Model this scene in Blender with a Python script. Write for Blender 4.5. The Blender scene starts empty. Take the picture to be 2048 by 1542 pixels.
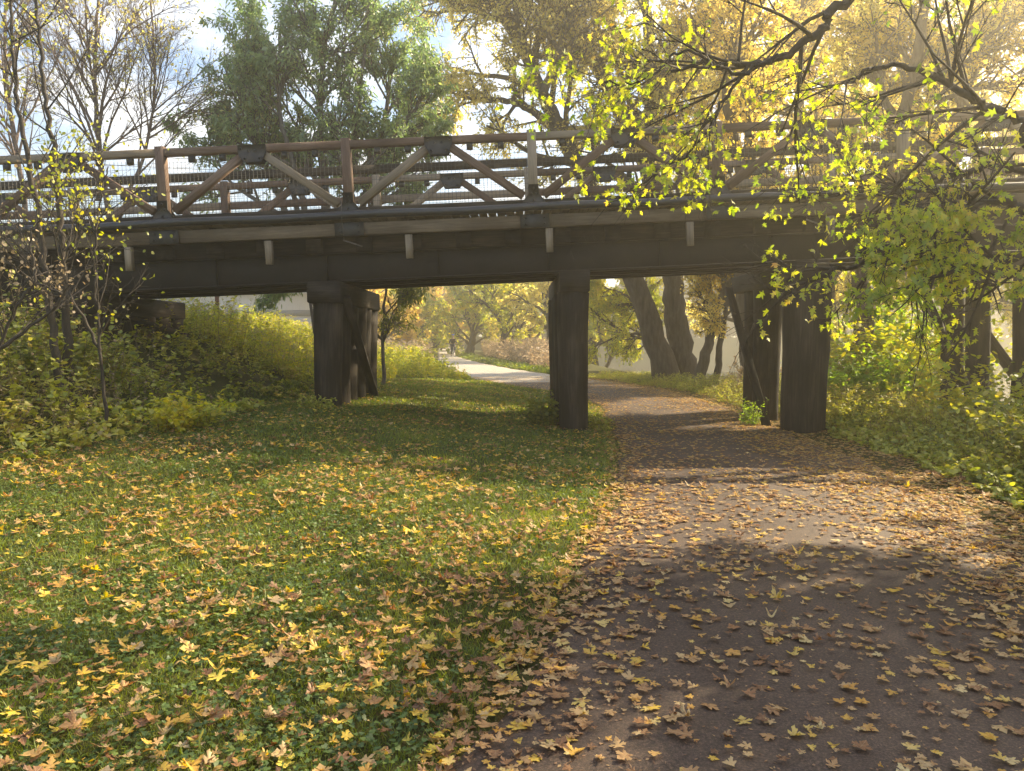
import bpy, math, random
import numpy as np
from mathutils import Vector, Matrix

# ------------------------------------------------------------------ camera, sky, sun, exposure
scene = bpy.context.scene
COL = scene.collection
F = 1500.0                                   # focal length in pixels of a 2048 wide frame
PITCH = math.radians(3.66)
CAM = Vector((0, 0, 1.6))
cd = bpy.data.cameras.new('camera')
cd.sensor_width = 36; cd.lens = 36 * F / 2048
cd.clip_start = 0.05; cd.clip_end = 2000
cam = bpy.data.objects.new('camera', cd); COL.objects.link(cam)
cam.location = CAM; cam.rotation_euler = (math.radians(90) - PITCH, 0, 0)
scene.camera = cam

SUN_EL, SUN_AZ = math.radians(33), math.radians(56)      # azimuth to the right of straight ahead
sl = bpy.data.lights.new('sun', 'SUN'); sl.energy = 5.0; sl.angle = math.radians(0.55); sl.color = (1, .84, .57)
so = bpy.data.objects.new('sun', sl); COL.objects.link(so)
SD = Vector((math.sin(SUN_AZ) * math.cos(SUN_EL), math.cos(SUN_AZ) * math.cos(SUN_EL), math.sin(SUN_EL)))
so.rotation_euler = SD.to_track_quat('Z', 'Y').to_euler(); so.location = (40, 30, 40)

w = bpy.data.worlds.new('World'); scene.world = w; w.use_nodes = True
nt = w.node_tree; nt.nodes.clear()
def wn(t, **k):
    n = nt.nodes.new(t)
    for a, b in k.items(): setattr(n, a, b)
    return n
sky = wn('ShaderNodeTexSky', sky_type='NISHITA', sun_disc=False, sun_elevation=SUN_EL, sun_rotation=SUN_AZ)
sky.air_density = 1.0; sky.dust_density = 1.0; sky.ozone_density = 2.5
bg = wn('ShaderNodeBackground'); bg.inputs[1].default_value = 0.095
bc = wn('ShaderNodeBackground'); bc.inputs[0].default_value = (.93, .95, 1, 1); bc.inputs[1].default_value = 0.55
tc = wn('ShaderNodeTexCoord'); sp = wn('ShaderNodeSeparateXYZ')
az = wn('ShaderNodeMath', operation='ADD'); az.inputs[1].default_value = .18
dx = wn('ShaderNodeMath', operation='DIVIDE'); dy = wn('ShaderNodeMath', operation='DIVIDE')
cb = wn('ShaderNodeCombineXYZ')
no = wn('ShaderNodeTexNoise'); no.inputs['Scale'].default_value = 1.7; no.inputs['Detail'].default_value = 8; no.inputs['Roughness'].default_value = .58
no.inputs['Distortion'].default_value = .5
cr = wn('ShaderNodeValToRGB'); cr.color_ramp.elements[0].position = .47; cr.color_ramp.elements[1].position = .62
mx = wn('ShaderNodeMixShader'); out = wn('ShaderNodeOutputWorld')
L = nt.links.new
L(tc.outputs['Generated'], sp.inputs[0]); L(sp.outputs[2], az.inputs[0])
L(sp.outputs[0], dx.inputs[0]); L(az.outputs[0], dx.inputs[1]); L(sp.outputs[1], dy.inputs[0]); L(az.outputs[0], dy.inputs[1])
L(dx.outputs[0], cb.inputs[0]); L(dy.outputs[0], cb.inputs[1]); L(cb.outputs[0], no.inputs['Vector'])
L(no.outputs[0], cr.inputs[0]); L(cr.outputs[0], mx.inputs[0]); L(sky.outputs[0], bg.inputs[0])
L(bg.outputs[0], mx.inputs[1]); L(bc.outputs[0], mx.inputs[2]); L(mx.outputs[0], out.inputs[0])

scene.view_settings.view_transform = 'Standard'; scene.view_settings.look = 'None'
scene.view_settings.exposure = 1.66; scene.view_settings.gamma = 1
cy = scene.cycles
cy.use_denoising = True; cy.max_bounces = 7; cy.diffuse_bounces = 3; cy.glossy_bounces = 2; cy.transmission_bounces = 4
cy.volume_bounces = 1; cy.transparent_max_bounces = 6; cy.sample_clamp_indirect = 4; cy.caustics_reflective = False; cy.caustics_refractive = False
cy.use_adaptive_sampling = True; cy.adaptive_threshold = 0.02

RNG = np.random.default_rng(7)

def at(px, py, Y):
    """world point at forward distance Y that the photograph shows at pixel (px,py) of 2048x1542"""
    u, v = (px - 1024) / F, (771 - py) / F
    c, s = math.cos(PITCH), math.sin(PITCH)
    dyy = c + v * s; dz = -s + v * c
    t = Y / dyy
    return np.array((u * t, Y, 1.6 + dz * t))

# ------------------------------------------------------------------ materials
def mat(name):
    m = bpy.data.materials.new(name); m.use_nodes = True
    t = m.node_tree; t.nodes.clear()
    return m, t
def N(t, ty, ins=None, **k):
    n = t.nodes.new(ty)
    for a, b in k.items(): setattr(n, a, b)
    if ins:
        for a, b in ins.items(): n.inputs[a].default_value = b
    return n
def ramp(t, stops):
    n = t.nodes.new('ShaderNodeValToRGB'); e = n.color_ramp.elements
    while len(e) < len(stops): e.new(.5)
    for i, (p, c) in enumerate(stops):
        e[i].position = p; e[i].color = (*c, 1) if len(c) == 3 else c
    return n

def leaf_mat(name, stops, trans=.55, clump=.5, rough=.55, noise_scale=.9, gloss=.06, spots=0, veins=False):
    m, t = mat(name); l = t.links.new
    g = N(t, 'ShaderNodeNewGeometry'); tcn = N(t, 'ShaderNodeTexCoord')
    nz = N(t, 'ShaderNodeTexNoise', {'Scale': noise_scale, 'Detail': 3})
    l(tcn.outputs['Object'], nz.inputs['Vector'])
    ma = N(t, 'ShaderNodeMapRange', {1: .3, 2: .7}); l(nz.outputs[0], ma.inputs[0])
    mi = N(t, 'ShaderNodeMix'); mi.inputs[0].default_value = clump
    l(g.outputs['Random Per Island'], mi.inputs[2]); l(ma.outputs[0], mi.inputs[3])
    r = ramp(t, stops); l(mi.outputs[0], r.inputs[0])
    d = N(t, 'ShaderNodeBsdfDiffuse'); tr = N(t, 'ShaderNodeBsdfTranslucent'); gl = N(t, 'ShaderNodeBsdfGlossy', {'Roughness': rough, 'Color': (.8, .8, .8, 1)})
    hs = N(t, 'ShaderNodeHueSaturation', {'Saturation': 1.12, 'Value': 1.25})
    base = r.outputs[0]
    if spots:      # brown blotches and, near the camera, paler veins: real marks of dying leaves
        n2 = N(t, 'ShaderNodeTexNoise', {'Scale': spots, 'Detail': 5, 'Roughness': .7}); l(tcn.outputs['Object'], n2.inputs['Vector'])
        r2 = ramp(t, [(.36, (.45, .28, .16)), (.48, (1, 1, 1)), (.75, (1.08, 1.05, 1.0))]); l(n2.outputs[0], r2.inputs[0])
        mm = N(t, 'ShaderNodeMix', data_type='RGBA', blend_type='MULTIPLY'); mm.inputs[0].default_value = .85; l(base, mm.inputs[6]); l(r2.outputs[0], mm.inputs[7]); base = mm.outputs[2]
    if veins:
        uv = N(t, 'ShaderNodeUVMap'); sx = N(t, 'ShaderNodeSeparateXYZ'); l(uv.outputs[0], sx.inputs[0])
        def mth(op, a, b=None):
            n_ = N(t, 'ShaderNodeMath', operation=op)
            for i_, v_ in enumerate((a, b)):
                if v_ is None: continue
                if isinstance(v_, float): n_.inputs[i_].default_value = v_
                else: l(v_, n_.inputs[i_])
            return n_.outputs[0]
        ax = mth('ABSOLUTE', sx.outputs[0])
        q1 = mth('ABSOLUTE', mth('SUBTRACT', mth('MULTIPLY', ax, .588), mth('MULTIPLY', sx.outputs[1], .809)))
        q2 = mth('ABSOLUTE', mth('SUBTRACT', mth('MULTIPLY', ax, .93), mth('MULTIPLY', mth('SUBTRACT', sx.outputs[1], .38), .66)))
        q = mth('MINIMUM', mth('MINIMUM', ax, q1), mth('ADD', q2, .004)); vf = mth('LESS_THAN', q, .017)
        vm = N(t, 'ShaderNodeMix', data_type='RGBA'); vm.inputs[7].default_value = (.62, .50, .30, 1); l(mth('MULTIPLY', vf, .22), vm.inputs[0]); l(base, vm.inputs[6]); base = vm.outputs[2]
    l(base, d.inputs[0]); l(base, hs.inputs['Color']); l(hs.outputs[0], tr.inputs[0])
    a = N(t, 'ShaderNodeMixShader'); a.inputs[0].default_value = trans
    b = N(t, 'ShaderNodeMixShader'); b.inputs[0].default_value = gloss
    o = N(t, 'ShaderNodeOutputMaterial')
    l(d.outputs[0], a.inputs[1]); l(tr.outputs[0], a.inputs[2]); l(a.outputs[0], b.inputs[1]); l(gl.outputs[0], b.inputs[2]); l(b.outputs[0], o.inputs[0])
    return m

def solid(name, stops, scale=4, detail=6, rough=.85, stretch=(1, 1, 1), bump=.3, coord='Object', bscale=None, metal=0, spec=.3, bdist=.02):
    m, t = mat(name); l = t.links.new
    tcn = N(t, 'ShaderNodeTexCoord'); mp = N(t, 'ShaderNodeMapping'); mp.inputs['Scale'].default_value = stretch
    l(tcn.outputs[coord], mp.inputs[0])
    nz = N(t, 'ShaderNodeTexNoise', {'Scale': scale, 'Detail': detail, 'Roughness': .65}); l(mp.outputs[0], nz.inputs['Vector'])
    r = ramp(t, stops); l(nz.outputs[0], r.inputs[0])
    p = N(t, 'ShaderNodeBsdfPrincipled', {'Roughness': rough, 'Metallic': metal, 'Specular IOR Level': spec}); l(r.outputs[0], p.inputs['Base Color'])
    nb = N(t, 'ShaderNodeTexNoise', {'Scale': bscale or scale * 3, 'Detail': 5, 'Roughness': .7}); l(mp.outputs[0], nb.inputs['Vector'])
    bu = N(t, 'ShaderNodeBump', {'Strength': bump, 'Distance': bdist}); l(nb.outputs[0], bu.inputs['Height']); l(bu.outputs[0], p.inputs['Normal'])
    o = N(t, 'ShaderNodeOutputMaterial'); l(p.outputs[0], o.inputs[0])
    return m

def wood(name, dark, midc, light, lo=.3, hi=.7):
    """timber: grain along U (metres along the piece), cracks and a slow change from piece to piece"""
    m, t = mat(name); l = t.links.new
    uv = N(t, 'ShaderNodeUVMap'); mp = N(t, 'ShaderNodeMapping'); mp.inputs['Scale'].default_value = (.9, 16, 1)
    l(uv.outputs[0], mp.inputs[0])
    n1 = N(t, 'ShaderNodeTexNoise', {'Scale': 2.0, 'Detail': 9, 'Roughness': .7, 'Distortion': .6}); l(mp.outputs[0], n1.inputs['Vector'])
    m2 = N(t, 'ShaderNodeMapping'); m2.inputs['Scale'].default_value = (.7, 2.0, 1); l(uv.outputs[0], m2.inputs[0])
    n2 = N(t, 'ShaderNodeTexNoise', {'Scale': 1.4, 'Detail': 4}); l(m2.outputs[0], n2.inputs['Vector'])
    mi = N(t, 'ShaderNodeMix'); mi.inputs[0].default_value = .55; l(n1.outputs[0], mi.inputs[2]); l(n2.outputs[0], mi.inputs[3])
    r = ramp(t, [(lo, dark), (.5, midc), (hi, light)]); l(mi.outputs[0], r.inputs[0])
    p = N(t, 'ShaderNodeBsdfPrincipled', {'Roughness': .8, 'Specular IOR Level': .25}); l(r.outputs[0], p.inputs['Base Color'])
    bu = N(t, 'ShaderNodeBump', {'Strength': .55, 'Distance': .01}); l(n1.outputs[0], bu.inputs['Height']); l(bu.outputs[0], p.inputs['Normal'])
    o = N(t, 'ShaderNodeOutputMaterial'); l(p.outputs[0], o.inputs[0])
    return m

M = {}
M['wood_red'] = wood('weathered_red_timber', (.045, .027, .02), (.135, .085, .06), (.30, .22, .165))
M['wood_grey'] = wood('weathered_grey_timber', (.09, .07, .05), (.24, .19, .135), (.40, .33, .24))
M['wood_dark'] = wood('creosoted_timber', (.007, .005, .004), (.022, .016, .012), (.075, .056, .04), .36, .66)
M['wood_edge'] = wood('stained_edge_timber', (.05, .036, .024), (.14, .105, .07), (.27, .21, .145))
M['wood_end'] = wood('pale_cut_end', (.25, .19, .13), (.42, .34, .24), (.55, .46, .34))
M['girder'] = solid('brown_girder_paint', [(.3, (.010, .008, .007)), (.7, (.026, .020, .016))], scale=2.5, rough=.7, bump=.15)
M['black_steel'] = solid('black_steel', [(.3, (.012, .012, .012)), (.7, (.03, .028, .026))], scale=8, rough=.5, bump=.1, spec=.5)
M['bolt'] = solid('bolt_steel', [(.3, (.08, .07, .06)), (.7, (.2, .18, .16))], scale=30, rough=.45, metal=.6)
M['wire'] = solid('dark_wire', [(.3, (.03, .03, .03)), (.7, (.07, .065, .06))], scale=9, rough=.5, spec=.5)
M['pipe'] = solid('black_conduit', [(.3, (.012, .012, .014)), (.7, (.03, .03, .034))], scale=12, rough=.33, bump=.25, spec=.6, stretch=(.3, 4, 4))
M['bark'] = solid('bark', [(.3, (.035, .026, .019)), (.55, (.085, .066, .050)), (.8, (.15, .12, .095))], scale=5, stretch=(2.2, 2.2, .45), bump=.9, bdist=.05)
M['bark_grey'] = solid('bark_grey', [(.3, (.06, .05, .045)), (.7, (.17, .15, .13))], scale=7, stretch=(2, 2, .6), bump=.5)
M['twig'] = solid('twig_bark', [(.3, (.09, .06, .05)), (.7, (.24, .18, .15))], scale=7, stretch=(2, 2, .6), bump=.3)
M['bark_thin'] = solid('maple_bark', [(.3, (.03, .024, .018)), (.7, (.075, .06, .048))], scale=10, stretch=(2, 2, .8), bump=.5)
YEL = [(.0, (.44, .37, .10)), (.3, (.66, .55, .15)), (.55, (.78, .68, .24)), (.8, (.60, .58, .16)), (1, (.76, .58, .20))]
M['lf_yellow'] = leaf_mat('yellow_leaves', YEL, trans=.74)
M['lf_orange'] = leaf_mat('orange_yellow_leaves', [(0, (.50, .36, .07)), (.4, (.74, .56, .13)), (.75, (.78, .64, .18)), (1, (.66, .44, .13))], trans=.74)
M['lf_yg'] = leaf_mat('yellow_green_leaves', [(0, (.18, .24, .025)), (.35, (.36, .40, .04)), (.7, (.58, .52, .05)), (1, (.68, .52, .06))], trans=.6)
M['lf_maple'] = leaf_mat('maple_leaves', [(0, (.13, .21, .02)), (.3, (.28, .37, .03)), (.58, (.48, .50, .06)), (.85, (.64, .54, .09)), (1, (.52, .26, .08))], trans=.66)
M['lf_green'] = leaf_mat('green_leaves', [(0, (.12, .19, .07)), (.5, (.22, .32, .11)), (.85, (.33, .41, .13)), (1, (.50, .46, .15))], trans=.66, gloss=.09, rough=.4)
M['lf_lime'] = leaf_mat('lime_leaves', [(0, (.20, .34, .03)), (.6, (.36, .50, .05)), (1, (.52, .52, .06))], trans=.65)
M['lf_shrub'] = leaf_mat('shrub_leaves', [(0, (.09, .13, .022)), (.4, (.20, .24, .035)), (.75, (.38, .36, .05)), (1, (.52, .40, .06))], trans=.55)
M['lf_weed'] = leaf_mat('weed_leaves', [(0, (.10, .13, .02)), (.3, (.27, .31, .04)), (.62, (.50, .48, .07)), (.88, (.46, .36, .09)), (1, (.34, .20, .10))], trans=.45)
M['lf_dry'] = leaf_mat('dry_weed_leaves', [(0, (.16, .11, .06)), (.5, (.34, .25, .14)), (1, (.5, .40, .24))], trans=.35)
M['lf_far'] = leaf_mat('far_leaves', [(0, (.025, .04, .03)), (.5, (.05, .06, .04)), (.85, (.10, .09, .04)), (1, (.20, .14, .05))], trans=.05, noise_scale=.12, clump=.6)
M['stem'] = solid('weed_stems', [(.3, (.10, .08, .04)), (.7, (.26, .20, .11))], scale=6, bump=.1)
M['grass'] = leaf_mat('grass_blades', [(0, (.06, .09, .010)), (.4, (.14, .19, .018)), (.75, (.27, .31, .03)), (.9, (.40, .34, .10)), (1, (.48, .38, .17))], trans=.5, noise_scale=1.2, gloss=.05)
M['clover'] = leaf_mat('clover_leaves', [(0, (.035, .06, .012)), (.5, (.08, .135, .02)), (1, (.20, .26, .035))], trans=.35, noise_scale=1.5, gloss=.05)
M['drygrass'] = leaf_mat('dry_grass', [(0, (.26, .17, .10)), (.5, (.50, .37, .24)), (1, (.66, .54, .36))], trans=.45)
M['litter'] = leaf_mat('fallen_leaves', [(0, (.14, .065, .025)), (.2, (.30, .14, .05)), (.38, (.48, .27, .09)), (.50, (.58, .42, .20)), (.60, (.62, .34, .06)), (.74, (.70, .47, .05)), (.86, (.70, .56, .06)), (.93, (.42, .25, .10)), (1, (.66, .56, .36))], trans=.4, clump=.12, gloss=.05, spots=34, veins=True)
M['litter_dry'] = leaf_mat('fallen_leaves_path', [(0, (.16, .075, .03)), (.22, (.32, .16, .065)), (.42, (.48, .29, .12)), (.62, (.58, .42, .20)), (.74, (.62, .33, .06)), (.84, (.70, .48, .06)), (1, (.66, .56, .34))], trans=.35, clump=.12, gloss=.05, spots=34, veins=True)

# ground: earth between the grass
def ground_mat():
    m, t = mat('ground_earth'); l = t.links.new
    tcn = N(t, 'ShaderNodeTexCoord')
    a = N(t, 'ShaderNodeTexNoise', {'Scale': 1.2, 'Detail': 8, 'Roughness': .7}); b = N(t, 'ShaderNodeTexNoise', {'Scale': 22, 'Detail': 6, 'Roughness': .75})
    l(tcn.outputs['Object'], a.inputs['Vector']); l(tcn.outputs['Object'], b.inputs['Vector'])
    ra = ramp(t, [(.3, (.035, .055, .015)), (.6, (.07, .095, .025))]); rb = ramp(t, [(.35, (.03, .018, .010)), (.5, (.06, .048, .016)), (.62, (.13, .075, .03))])
    l(a.outputs[0], ra.inputs[0]); l(b.outputs[0], rb.inputs[0])
    mi = N(t, 'ShaderNodeMix', data_type='RGBA'); mi.inputs[0].default_value = .55; l(ra.outputs[0], mi.inputs[6]); l(rb.outputs[0], mi.inputs[7])
    p = N(t, 'ShaderNodeBsdfPrincipled', {'Roughness': .95, 'Specular IOR Level': .1}); l(mi.outputs[2], p.inputs['Base Color'])
    bu = N(t, 'ShaderNodeBump', {'Strength': .8, 'Distance': .03}); l(b.outputs[0], bu.inputs['Height']); l(bu.outputs[0], p.inputs['Normal'])
    o = N(t, 'ShaderNodeOutputMaterial'); l(p.outputs[0], o.inputs[0]); return m
M['ground'] = ground_mat()
def path_mat():
    m, t = mat('asphalt'); l = t.links.new
    tcn = N(t, 'ShaderNodeTexCoord')
    a = N(t, 'ShaderNodeTexNoise', {'Scale': .8, 'Detail': 8, 'Roughness': .65}); b = N(t, 'ShaderNodeTexNoise', {'Scale': 75, 'Detail': 4, 'Roughness': .85})
    v = N(t, 'ShaderNodeTexNoise', {'Scale': 210, 'Detail': 4})
    for x in (a, b, v): l(tcn.outputs['Object'], x.inputs['Vector'])
    ra = ramp(t, [(.3, (.042, .026, .018)), (.5, (.064, .042, .030)), (.7, (.095, .064, .046))]); l(a.outputs[0], ra.inputs[0])
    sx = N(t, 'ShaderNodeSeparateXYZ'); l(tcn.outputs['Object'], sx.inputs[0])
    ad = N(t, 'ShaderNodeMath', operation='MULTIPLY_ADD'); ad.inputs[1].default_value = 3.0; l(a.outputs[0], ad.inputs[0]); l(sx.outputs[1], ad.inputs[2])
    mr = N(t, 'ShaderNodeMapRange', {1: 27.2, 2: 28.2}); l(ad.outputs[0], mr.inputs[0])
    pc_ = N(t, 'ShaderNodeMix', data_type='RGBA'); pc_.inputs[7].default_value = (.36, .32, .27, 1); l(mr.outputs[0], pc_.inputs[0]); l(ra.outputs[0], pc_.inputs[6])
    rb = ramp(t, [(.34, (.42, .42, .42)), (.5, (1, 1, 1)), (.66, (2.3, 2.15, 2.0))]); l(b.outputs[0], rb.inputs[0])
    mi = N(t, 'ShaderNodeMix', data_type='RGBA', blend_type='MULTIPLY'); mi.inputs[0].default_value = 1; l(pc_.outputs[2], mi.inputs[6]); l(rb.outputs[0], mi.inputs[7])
    p = N(t, 'ShaderNodeBsdfPrincipled', {'Roughness': .72, 'Specular IOR Level': .35}); l(mi.outputs[2], p.inputs['Base Color'])
    bu = N(t, 'ShaderNodeBump', {'Strength': .6, 'Distance': .004}); l(v.outputs[0], bu.inputs['Height']); l(bu.outputs[0], p.inputs['Normal'])
    o = N(t, 'ShaderNodeOutputMaterial'); l(p.outputs[0], o.inputs[0]); return m
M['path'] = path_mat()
def water_mat():
    m, t = mat('river_water'); l = t.links.new
    tcn = N(t, 'ShaderNodeTexCoord'); mp = N(t, 'ShaderNodeMapping'); mp.inputs['Scale'].default_value = (1, .5, 1); l(tcn.outputs['Object'], mp.inputs[0])
    a = N(t, 'ShaderNodeTexNoise', {'Scale': 1.6, 'Detail': 5}); l(mp.outputs[0], a.inputs['Vector'])
    bu = N(t, 'ShaderNodeBump', {'Strength': .12, 'Distance': .05}); l(a.outputs[0], bu.inputs['Height'])
    p = N(t, 'ShaderNodeBsdfPrincipled', {'Roughness': .07, 'Base Color': (.03, .036, .034, 1), 'IOR': 1.33, 'Specular IOR Level': .7}); l(bu.outputs[0], p.inputs['Normal'])
    o = N(t, 'ShaderNodeOutputMaterial'); l(p.outputs[0], o.inputs[0]); return m
M['water'] = water_mat()
def plain(name, c, rough=.6, metal=0):
    m, t = mat(name); p = N(t, 'ShaderNodeBsdfPrincipled', {'Roughness': rough, 'Metallic': metal, 'Base Color': (*c, 1)})
    nz = N(t, 'ShaderNodeTexNoise', {'Scale': 20, 'Detail': 4}); bu = N(t, 'ShaderNodeBump', {'Strength': .1, 'Distance': .01})
    t.links.new(nz.outputs[0], bu.inputs['Height']); t.links.new(bu.outputs[0], p.inputs['Normal'])
    o = N(t, 'ShaderNodeOutputMaterial'); t.links.new(p.outputs[0], o.inputs[0]); return m

# ------------------------------------------------------------------ mesh helpers
class MB:
    def __init__(s): s.v = []; s.f = []; s.n = 0; s.uv = []; s.has_uv = False
    def add(s, V, faces, uv=None):
        """V (k,3); faces list of index lists or (m,c) int array; uv (loops,2)"""
        V = np.asarray(V, float).reshape(-1, 3)
        if isinstance(faces, np.ndarray):
            idx = faces.astype(np.int64).ravel() + s.n; tot = np.full(len(faces), faces.shape[1])
        else:
            idx = np.array([i for f in faces for i in f], dtype=np.int64) + s.n; tot = np.array([len(f) for f in faces])
        s.v.append(V); s.f.append((idx, tot)); s.n += len(V)
        if uv is not None: s.has_uv = True; s.uv.append(np.asarray(uv, float).reshape(-1, 2))
        else: s.uv.append(np.zeros((len(idx), 2)))
    def build(s, name, material, parent=None, smooth=False):
        me = bpy.data.meshes.new(name)
        V = np.concatenate(s.v); idx = np.concatenate([a for a, _ in s.f]); tot = np.concatenate([b for _, b in s.f])
        me.vertices.add(len(V)); me.vertices.foreach_set('co', V.astype(np.float32).ravel())
        me.loops.add(len(idx)); me.loops.foreach_set('vertex_index', idx.astype(np.int32))
        me.polygons.add(len(tot)); st = np.concatenate(([0], np.cumsum(tot)[:-1]))
        me.polygons.foreach_set('loop_start', st.astype(np.int32)); me.polygons.foreach_set('loop_total', tot.astype(np.int32))
        if smooth: me.polygons.foreach_set('use_smooth', np.ones(len(tot), dtype=bool))
        if s.has_uv:
            l = me.uv_layers.new(name='UVMap'); l.data.foreach_set('uv', np.concatenate(s.uv).astype(np.float32).ravel())
        me.update(calc_edges=True); me.validate()
        me.materials.append(material)
        o = bpy.data.objects.new(name, me); COL.objects.link(o)
        if parent: o.parent = parent
        return o

def nrm(v):
    v = np.asarray(v, float); return v / (np.linalg.norm(v, axis=-1, keepdims=True) + 1e-12)

def beam(mb, p0, p1, w, h, up=(0, 0, 1), ch=.008, T=None):
    """squared timber from p0 to p1, chamfered, UV u = metres along"""
    p0 = np.array(p0, float); p1 = np.array(p1, float); d = p1 - p0; Ln = np.linalg.norm(d); d /= Ln
    side = nrm(np.cross(d, up)); u = np.cross(side, d)
    a, b = w / 2, h / 2; c = min(ch, a * .4, b * .4)
    pr = [(-a + c, -b), (a - c, -b), (a, -b + c), (a, b - c), (a - c, b), (-a + c, b), (-a, b - c), (-a, -b + c)]
    V = np.array([p + side * x + u * y for p in (p0, p1) for x, y in pr])
    if T is not None: V = T(V)
    off = RNG.uniform(0, 50, 2); per = [0]
    for i in range(8):
        x0, y0 = pr[i]; x1, y1 = pr[(i + 1) % 8]; per.append(per[-1] + math.hypot(x1 - x0, y1 - y0))
    faces = []; uv = []
    for i in range(8):
        j = (i + 1) % 8; faces.append((i, j, 8 + j, 8 + i))
        uv += [(off[0], off[1] + per[i]), (off[0], off[1] + per[i + 1]), (off[0] + Ln, off[1] + per[i + 1]), (off[0] + Ln, off[1] + per[i])]
    faces.append(tuple(range(7, -1, -1))); uv += [(off[0] + pr[i][0], off[1] + pr[i][1]) for i in range(7, -1, -1)]
    faces.append(tuple(range(8, 16))); uv += [(off[0] + pr[i][0], off[1] + pr[i][1] + 3) for i in range(8)]
    mb.add(V, faces, uv)

def tube(mb, pts, rad, sides=8, T=None, rough=0, capped=True):
    pts = np.asarray(pts, float); n = len(pts); rad = np.broadcast_to(np.asarray(rad, float), (n,))
    tg = nrm(np.gradient(pts, axis=0))
    ref = np.array((0, 0, 1.)) if abs(tg[:, 2]).mean() < .8 else np.array((0, 1., 0))
    s = nrm(np.cross(tg, ref)); u = np.cross(s, tg)
    a = np.arange(sides) * 2 * math.pi / sides
    R = rad[:, None] * (1 + (RNG.uniform(-rough, rough, (n, sides)) if rough else 0))
    V = pts[:, None, :] + s[:, None, :] * (np.cos(a) * R)[..., None] + u[:, None, :] * (np.sin(a) * R)[..., None]
    V = V.reshape(-1, 3)
    if T is not None: V = T(V)
    i = np.arange(n - 1)[:, None] * sides; j = np.arange(sides)[None, :]; k = (j + 1) % sides
    Fq = np.stack([i + j, i + k, i + sides + k, i + sides + j], -1).reshape(-1, 4)
    ln = np.concatenate(([0], np.cumsum(np.linalg.norm(np.diff(pts, axis=0), axis=1)))) + RNG.uniform(0, 30)
    circ = a[1] * rad.mean() * np.arange(sides + 1) + RNG.uniform(0, 30)
    U = np.empty((n - 1, sides, 4, 2))
    U[..., 0, 0] = U[..., 1, 0] = ln[:-1, None]; U[..., 2, 0] = U[..., 3, 0] = ln[1:, None]
    U[..., 0, 1] = U[..., 3, 1] = circ[:-1][None]; U[..., 1, 1] = U[..., 2, 1] = circ[1:][None]
    base = mb.n
    mb.add(V, Fq, U.reshape(-1, 2))
    if capped:
        mb.n = base; v0 = mb.v.pop(); q = mb.f.pop(); uu = mb.uv.pop()
        mb.n = base
        idx = np.concatenate((q[0], np.arange(sides)[::-1] + base, np.arange(sides) + base + (n - 1) * sides))
        tot = np.concatenate((q[1], [sides, sides]))
        mb.v.append(v0); mb.f.append((idx, tot)); mb.uv.append(np.concatenate((uu, np.zeros((2 * sides, 2))))); mb.n = base + len(v0)

def smoothline(pts, n=20):
    """Catmull-Rom through control points"""
    P = np.asarray(pts, float); k = len(P)
    if k == 2: return P[0] + (P[1] - P[0]) * np.linspace(0, 1, n)[:, None]
    E = np.vstack((2 * P[0] - P[1], P, 2 * P[-1] - P[-2])); o = []
    for t in np.linspace(0, k - 1 - 1e-6, n):
        i = int(t); f = t - i; a, b, c, d = E[i:i + 4]
        o.append(.5 * (2 * b + (c - a) * f + (2 * a - 5 * b + 4 * c - d) * f * f + (3 * b - a - 3 * c + d) * f ** 3))
    return np.array(o)

# leaf templates: x across, y along from the stalk, unit length
def mirror(half):
    return np.array(half + [(-x, y) for x, y in half[-2:0:-1]])
MAPLE = mirror([(0, 0), (.10, .01), (.26, -.08), (.44, -.05), (.38, .08), (.27, .19), (.44, .24), (.58, .22), (.66, .48), (.50, .50), (.47, .64), (.33, .54), (.21, .47), (.22, .60), (.34, .70), (.20, .80), (.13, .90), (0, 1.04)])
MAPLE2 = mirror([(0, 0), (.36, -.02), (.18, .18), (.52, .48), (.30, .47), (.12, .42), (.22, .68), (0, 1)])
def fan(outline, centre=(0, .3)):
    V = np.vstack((outline, centre)); k = len(outline); c = k
    return V, np.array([(i, (i + 1) % k, c) for i in range(k)])
MAPLE_SLIM = mirror([(0, 0), (.09, .03), (.24, -.06), (.40, -.03), (.30, .09), (.17, .19), (.36, .27), (.47, .25), (.60, .50), (.43, .46), (.41, .58), (.27, .45), (.12, .40), (.14, .60), (.27, .68), (.15, .76), (.12, .88), (0, 1.04)])
T_SLIM = fan(MAPLE_SLIM); T_MAPLE = fan(MAPLE); T_MAPLE2 = fan(MAPLE2)
T_RH = (np.array([(0, 0), (.26, .42), (0, 1), (-.26, .42)]), np.array([(0, 1, 2), (0, 2, 3)]))
T_RHQ = (np.array([(0, 0), (.32, .45), (0, 1), (-.32, .45)]), np.array([(0, 1, 2, 3)]))
T_LANCE = (np.array([(0, 0), (.15, .30), (.11, .65), (0, 1), (-.11, .65), (-.15, .30)]), np.array([(0, 1, 2, 3), (0, 3, 4, 5)]))
T_OVAL = fan(np.array([(0, 0), (.2, .12), (.33, .4), (.24, .75), (0, 1), (-.24, .75), (-.33, .4), (-.2, .12)]), (0, .45))
_c = []
for k in range(3):
    a0 = k * 2.094
    for da, r in ((-.75, .33), (-.45, .5), (0, .46), (.45, .5), (.75, .33)): _c.append((r * math.sin(a0 + da), .5 + r * math.cos(a0 + da)))
T_CLOVER = fan(np.array(_c), (0, .5))

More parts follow.
